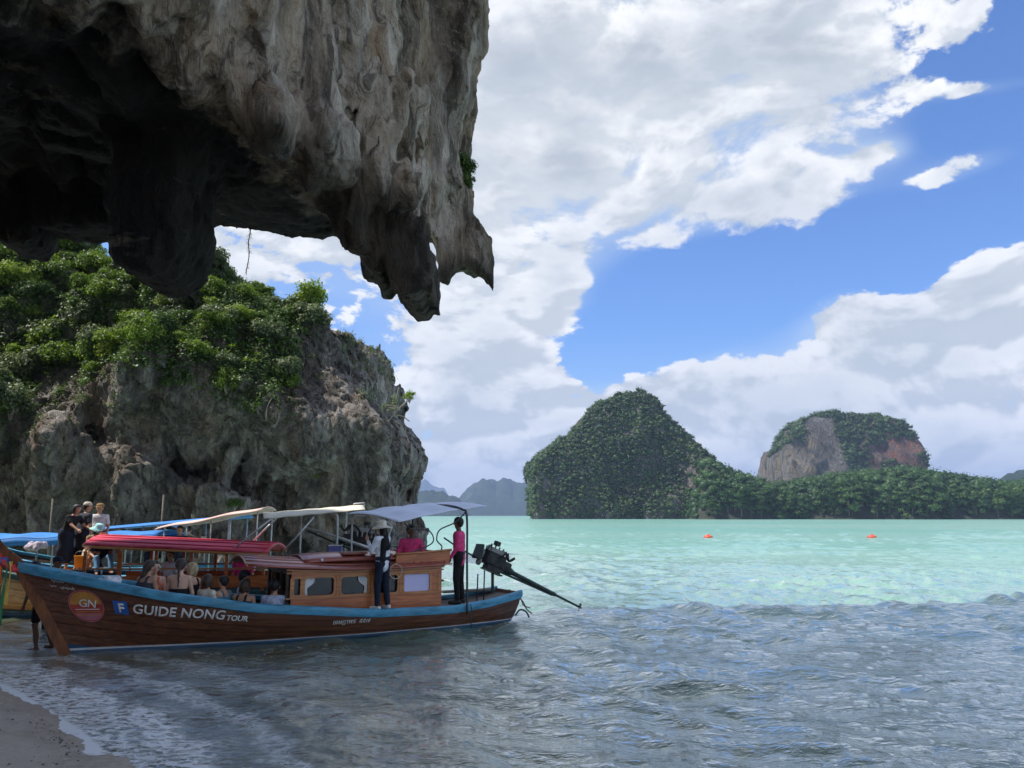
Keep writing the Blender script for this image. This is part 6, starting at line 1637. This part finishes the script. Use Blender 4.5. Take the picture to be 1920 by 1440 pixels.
# bundled tarpaulin, bucket and bags in the bows
def heap(name, loc, size, mat, seed, label, cat, yaw=0):
    rr = random.Random(seed); caps = []
    for i in range(9):
        a = Vector((rr.uniform(-.5, .5) * size[0], rr.uniform(-.5, .5) * size[1], rr.uniform(0, .5) * size[2])); b = a + Vector((rr.uniform(-.2, .2) * size[0], rr.uniform(-.2, .2) * size[1], rr.uniform(-.1, .1) * size[2]))
        caps.append((a[:], b[:], size[2] * rr.uniform(.3, .5), size[2] * rr.uniform(.2, .4), 0.03))
    o = solid(name, caps, mat, 0.02, 0.03)
    me = o.data; n = len(me.vertices); co = np.empty(n * 3, np.float32); me.vertices.foreach_get('co', co); co = co.reshape(-1, 3)
    co += (0.02 * ridged(co[:, 0] * 7, co[:, 1] * 7, co[:, 2] * 7 + seed, 3))[:, None] * np.array([0.3, 0.3, 1]); me.vertices.foreach_set('co', co.ravel()); me.update()
    o.location = loc; o.rotation_euler = (0, 0, yaw); tag(o, label, cat); return o
heap('tarpaulin', B1(8.85, 0.05, 1.10), (0.8, 0.35, 0.18), CL['white'], 1, 'crumpled white tarpaulin lying on the bow deck of the lettered boat', 'tarpaulin', ROT1)
heap('cloth_bundle', B1(8.32, 0.30, 0.93), (0.35, 0.25, 0.2), CL['cream'], 2, 'cream cloth bundle beside the woman with long hair', 'bundle', ROT1)
heap('red_bag', B1(7.72, 0.45, 0.80), (0.25, 0.15, 0.14), CL['maroon'], 4, 'small red bag tucked against the rail between two seated women', 'bag', ROT1)
def bag_part():
    p = at(148, 1062, 19.1); t = empty('bucket', (p.x, p.y, p.z - 0.02)); tag(t, 'orange plastic bucket with a handle on the deck by the crouching person', 'bucket')
    M = paint('orange_plastic', (0.75, 0.30, 0.02), 0.45, 0.15, 5); bm = bmesh.new(); n = 18; rg = []
    for r_, z_ in ((0.10, 0), (0.125, 0.26), (0.135, 0.27), (0.115, 0.26), (0.09, 0.02)): rg.append([bm.verts.new((r_ * math.cos(2 * math.pi * i / n), r_ * math.sin(2 * math.pi * i / n), z_)) for i in range(n)])
    for a, b in zip(rg, rg[1:]):
        for i in range(n): bm.faces.new((a[i], a[(i + 1) % n], b[(i + 1) % n], b[i]))
    bm.faces.new(rg[0]); bm.faces.new(rg[-1]); bm_obj('bucket_wall', bm, M, t, True)
    tube('handle', [(0.13 * math.cos(a), 0, 0.26 + 0.12 * math.sin(a)) for a in np.linspace(0, math.pi, 12)], 0.006, M_steel, t, 6)
bag_part()
heap('rucksack', at(72, 1028, 21.0), (0.5, 0.3, 0.22), CL['lilac'], 7, 'pale bag lying on the bow of the red roofed boat', 'bag')

# ------------------------------------------------------------------ marker buoys on the bay
M_buoy = paint('buoy_orange', (0.72, 0.09, 0.035), 0.4, 0.2, 3)
for px_, py_, lab in ((1328, 1006, 'red marker buoy floating in front of the tall jungle island'), (1635, 1006, 'red marker buoy floating in front of the red karst dome')):
    g = ground(px_, py_ + 2); t = empty('marker_buoy', (g.x, g.y, 0)); tag(t, lab, 'buoy', 'red marker buoys on the bay')
    bm = bmesh.new(); prof = [(0.03, -0.2), (0.30, -0.12), (0.40, 0.02), (0.37, 0.14), (0.22, 0.24), (0.10, 0.28), (0.08, 0.33), (0.02, 0.34)]; n = 16; rg = []
    for r_, z_ in prof: rg.append([bm.verts.new((r_ * math.cos(2 * math.pi * i / n) * 1.2, r_ * math.sin(2 * math.pi * i / n) * 1.2, z_)) for i in range(n)])
    for a, b in zip(rg, rg[1:]):
        for i in range(n): bm.faces.new((a[i], a[(i + 1) % n], b[(i + 1) % n], b[i]))
    bm.faces.new(rg[0]); bm.faces.new(rg[-1]); bm_obj('float', bm, M_buoy, t, True)
    bm = bmesh.new(); bmesh.ops.create_cone(bm, segments=12, radius1=0.05, radius2=0.05, depth=0.03, cap_ends=True, matrix=Matrix.Translation((0, 0, 0.36))); bm_obj('ring', bm, M_steel, t)
# ------------------------------------------------------------------ shrubs on the headland
r_ = np.random.default_rng(33)
LM = [leafmat('shrub_leaves_bright', (0.09, 0.16, 0.02), (0.20, 0.29, 0.04), (0.38, 0.44, 0.08), 0.4, 0.5),
      leafmat('shrub_leaves_dark', (0.035, 0.075, 0.018), (0.09, 0.155, 0.03), (0.20, 0.26, 0.06), 0.3, 0.5),
      leafmat('shrub_leaves_grey', (0.10, 0.13, 0.07), (0.16, 0.20, 0.10), (0.26, 0.28, 0.16), 0.3)]
LM_gold = leafmat('tuft_leaves_yellow', (0.25, 0.24, 0.05), (0.36, 0.34, 0.08), (0.45, 0.42, 0.14), 0.35)
M_twig = paint('pale_twig', (0.34, 0.29, 0.23), 0.9, 0.25, 12)
def shrub_proto(seed, mat, R_=1.0, n=15, per=100, leaf=0.10, longleaf=False):
    rr = np.random.default_rng(seed)
    a = rr.uniform(0, 6.28, n); rad = R_ * 0.62 * np.sqrt(rr.random(n)); zz = R_ * (0.35 + 0.55 * rr.random(n))
    cen = np.stack([np.cos(a) * rad, np.sin(a) * rad, zz], 1)
    if longleaf:
        V = []; F = []; T = []; k = 0
        for c in cen:
            for j in range(per // 3):
                th = rr.uniform(0, 6.28); up_ = rr.uniform(-0.15, 1.1); L = rr.uniform(0.25, 0.48) * R_; w = 0.022 * R_
                d = np.array([math.cos(th) * math.cos(up_), math.sin(th) * math.cos(up_), math.sin(up_)]); sd_ = np.array([-math.sin(th), math.cos(th), 0]) * w
                p0 = c; p1 = c + d * L * 0.55; p2 = c + d * L + np.array([0, 0, -0.28 * L])
                V += [p0 - sd_ * 0.6, p0 + sd_ * 0.6, p1 + sd_, p1 - sd_, p2]; F += [(k, k + 1, k + 2, k + 3), (k + 3, k + 2, k + 4, k + 4)]; k += 5; T += [rr.random()] * 2
        Fq = [f for f in F if f[2] != f[3]]; Ft = [f[:3] for f in F if f[2] == f[3]]
        ff = np.concatenate([np.array(Fq).ravel(), np.array(Ft).ravel()]); sz = [4] * len(Fq) + [3] * len(Ft)
        o = mesh_np('foliage', V, ff, sz, mat, False, None, False); set_tone(o.data, T[:len(sz)])
    else:
        v, q, tn = tuft_cloud(cen, R_ * rr.uniform(0.24, 0.42, n), per, leaf, seed + 1, 0.85, 0.35, None, True)
        o = quads('foliage', v, q, mat, False, None, False); set_tone(o.data, tn)
    bm = bmesh.new()
    for c in cen[:9]:
        m_ = (c[0] * 0.35 + rr.normal() * .06, c[1] * 0.35 + rr.normal() * .06, c[2] * 0.45); e = tuple(c * np.array([1.12, 1.12, 1.15]))
        add_tube(bm, smooth_path([(0, 0, -0.25), m_, e], 3), [0.04 * R_] * 3 + [0.022 * R_] * 3 + [0.008 * R_], 5)
    me = bpy.data.meshes.new('stem'); bm.to_mesh(me); bm.free(); me.materials.append(M_twig)
    f = o.data; bpy.data.objects.remove(o); return f, me
SH = [shrub_proto(300 + i, LM[i % 3], 1.0, 13 + i, 150, 0.058 + 0.008 * (i % 3)) for i in range(9)]
SP_ = [shrub_proto(400 + i, LM[(i * 2) % 3], 1.0, 6, 66, 0.1, True) for i in range(4)]
SG = shrub_proto(500, LM_gold, 1.0, 5, 60, 0.08, True)
def place(name, pr, p, s, lab, cat, grp, rx=0.0, ry=0.0):
    t = empty(name, p); t.rotation_euler = (rx, ry, r_.uniform(0, 6.28)); t.scale = (s, s, s * r_.uniform(0.8, 1.15)); tag(t, lab, cat, grp)
    for nm, me in zip(('foliage', 'stem'), pr):
        o = bpy.data.objects.new(nm, me); C.objects.link(o); o.parent = t
    return t
bx_ = [-400, 0, 60, 120, 200, 330, 430, 500, 545, 560, 600, 640, 700, 760]
by_ = [800, 780, 720, 700, 690, 705, 740, 735, 700, 650, 615, 605, 600, 560]
def projn(c):
    q = np.asarray(c) - np.array([0, 0, CAMZ]); cp, sp = math.cos(PITCH), math.sin(PITCH)
    yc = q[:, 1] * cp + q[:, 2] * sp; zc = -q[:, 1] * sp + q[:, 2] * cp
    return 960 + FPX * q[:, 0] / yc, 720 - FPX * zc / yc
def vegcond(c, n):
    px_, py_ = projn(c)
    return (py_ < np.interp(px_, bx_, by_) + 75 * pn(c[:, 0] * 0.45, c[:, 2] * 0.45, 0) + 25 * pn(c[:, 0] * 1.5, c[:, 2] * 1.5, 0)) & (n[:, 2] > -0.35) & (n[:, 1] < 0.6) & (c[:, 1] < YH + 10) & (px_ > -150)
bpy.context.view_layer.update()
def seen_only(c, n, want):
    eye = Vector((0, 0, CAMZ)); k = []
    for i in range(len(c)):
        t = Vector(c[i]); d = (t - eye); L = d.length
        ok, loc, nor, idx = headland.ray_cast(eye, d.normalized())
        if ok and (loc - eye).length > L - 0.9: k.append(i)
        if len(k) >= want: break
    return c[k], n[k]
cv, nv = surf_samples(headland, 30000, vegcond, 21)
cv, nv = seen_only(cv, nv, 7000)
v, q, tn = tuft_cloud(cv + nv * 0.05, r_.uniform(0.22, 0.5, len(cv)), 12, 0.085, 77, 0.8, 0.4)
o = quads('ground_cover', v, q, LM[1], False); set_tone(o.data, tn); tag(o, kind='stuff', label='low creeping green cover over the upper rock of the headland')
def scrubcond(c, n):
    px_, py_ = projn(c)
    lim = np.interp(px_, bx_, by_) + 110 + 90 * pn(c[:, 0] * 0.6, c[:, 2] * 0.6, 4)
    return (py_ < lim) & (pn(c[:, 0] * 0.9, c[:, 1] * 0.9, c[:, 2] * 0.9) > -0.05) & (n[:, 2] > -0.2) & (n[:, 1] < 0.6) & (px_ > -150)
cv, nv = surf_samples(headland, 12000, scrubcond, 31); cv, nv = seen_only(cv, nv, 1500)
v, q, tn = tuft_cloud(cv + nv * 0.04, r_.uniform(0.10, 0.30, len(cv)), 26, 0.05, 78, 0.9, 0.4, None, True)
o = quads('creeping_scrub', v, q, LM[2], False); set_tone(o.data, tn); tag(o, kind='stuff', label='sparse grey green scrub and grass straggling down the headland rock')
cs, ns = surf_samples(headland, 4000, vegcond, 22)
cs, ns = seen_only(cs, ns, 300)
KN = ('bright yellow green', 'dark glossy green', 'pale grey green')
pxs, pys = projn(cs)
for i, (c, n_) in enumerate(zip(cs, ns)):
    spiky = r_.random() < 0.14; k = int(r_.integers(0, 9))
    if pxs[i] < 260 and r_.random() < 0.35: k = (k // 3) * 3
    zone = 'along the crest' if pys[i] < np.interp(pxs[i], [0, 240, 400, 560, 720], [470, 480, 530, 600, 680]) + 20 else ('at the lower edge of the green slope' if pys[i] > np.interp(pxs[i], bx_, by_) - 50 else 'on the middle slope')
    if spiky: place('spiky_plant', SP_[k % 4], c - n_ * 0.1, r_.uniform(0.55, 0.95), 'spiky long leaved plant %s of the headland' % zone if 'headland' not in zone else zone, 'plant', 'spiky plants on the headland')
    else: place('shrub', SH[k], c - n_ * 0.12, (0.42 + 0.85 * r_.random() ** 1.6) * (1.2 if pxs[i] < 200 else 1), '%s shrub %s of the headland' % (KN[k % 3], zone), 'shrub', 'shrubs on the headland')
def on_rock(px_, py_, obj=headland):
    d = pix_dir(px_, py_); o_ = Vector((0, 0, CAMZ))
    ok, loc, nor, idx = obj.ray_cast(o_, d)
    return (loc, nor) if ok else (at(px_, py_, YH), Vector((0, -1, 0)))
bpy.context.view_layer.update()
for px_, py_, s, pr, lab in ((500, 770, 0.9, SP_[1], 'grey green spiky plant in the hollow at the middle of the rock face'), (205, 765, 0.5, SG, 'small yellow grass tuft on the brown rock above the long crack'),
        (20, 770, 1.2, SH[2], 'pale bush at the left edge above the long crack'), (610, 600, 0.7, SG, 'yellow flowering tuft on the crest where the rock turns bare'), (595, 892, 0.35, SH[0], 'tiny green plant low on the grey rock face'),
        (440, 945, 0.4, SH[4], 'small dark plant near the foot of the rock behind the red roof'), (655, 640, 0.4, SP_[0], 'short tuft on the bare shoulder of the headland'), (540, 725, 0.7, SH[6], 'green shrub under the bare grey shoulder'),
        (462, 560, 0.9, SH[0], 'tall bright bush on the crest below the hanging vine'), (425, 725, 0.8, SH[3], 'shrub at the lowest tip of the green slope')):
    l_, n_ = on_rock(px_, py_); place('shrub' if pr is not SG else 'grass_tuft', pr, l_ - Vector((0, 0.0, 0.2)), s, lab, 'plant', None)
l_, n_ = on_rock(740, 772)
t = place('shrub', SP_[2], at(745, 765, YH), 0.75, 'leaning bush growing out of the right edge of the headland over the sea', 'shrub', None, 0.0, 0.9)
bm = bmesh.new()
for a_, b_ in (((728, 790), (775, 745)), ((735, 780), (768, 790)), ((740, 770), (748, 725)), ((740, 790), (760, 812))):
    p0, p1 = at(*a_, YH), at(*b_, YH); add_tube(bm, smooth_path([p0, p0.lerp(p1, .5) + Vector((0, 0, 0.15)), p1], 3), 0.03, 5)
tag(bm_obj('branch', bm, M_twig), 'bare crooked branches sticking out beside the leaning bush', 'branch')
place('shrub', SH[0], at(768, 752, YH), 0.42, 'light green leaf cluster at the tip of the crooked branches', 'shrub', None)
# plants on the overhang
for px_, py_, Yp, s, pr, lab in ((858, 318, 19.3, 0.48, SH[1], 'dark green shrub hanging on the outer edge of the overhang'), (866, 345, 19.3, 0.3, SH[4], 'smaller sprig just below the shrub on the overhang edge'), (875, 140, 19.3, 0.22, SP_[0], 'thin grass tuft high on the outer edge of the overhang'),
        (868, 215, 19.3, 0.2, SG, 'dry grass tuft at the notch of the overhang edge'), (790, 437, 17.4, 0.26, SG, 'yellow green grass tuft between the two largest stalactites')):
    place('shrub' if pr in SH else 'grass_tuft', pr, at(px_, py_, Yp), s, lab, 'plant', None, 0, 0.8)
P = [at(471, 400, 18.4), at(470, 430, 18.4), at(466, 455, 18.4), at(467, 480, 18.4), at(461, 512, 18.4)]
vn = tube('hanging_vine', smooth_path(P, 5), 0.012, M_twig, None, 5); tag(vn, 'thin dry vine hanging from the cave lip against the sky', 'vine')
rr = random.Random(5); bm = bmesh.new(); SPth = smooth_path(P, 8)
for i, p in enumerate(SPth):
    for k in range(2):
        q_ = p + Vector((rr.uniform(-.07, .07), rr.uniform(-.05, .05), rr.uniform(-.09, .03))); add_tube(bm, [p, q_], 0.005, 4)
bm_obj('twig', bm, M_twig, vn)['kind'] = 'stuff'
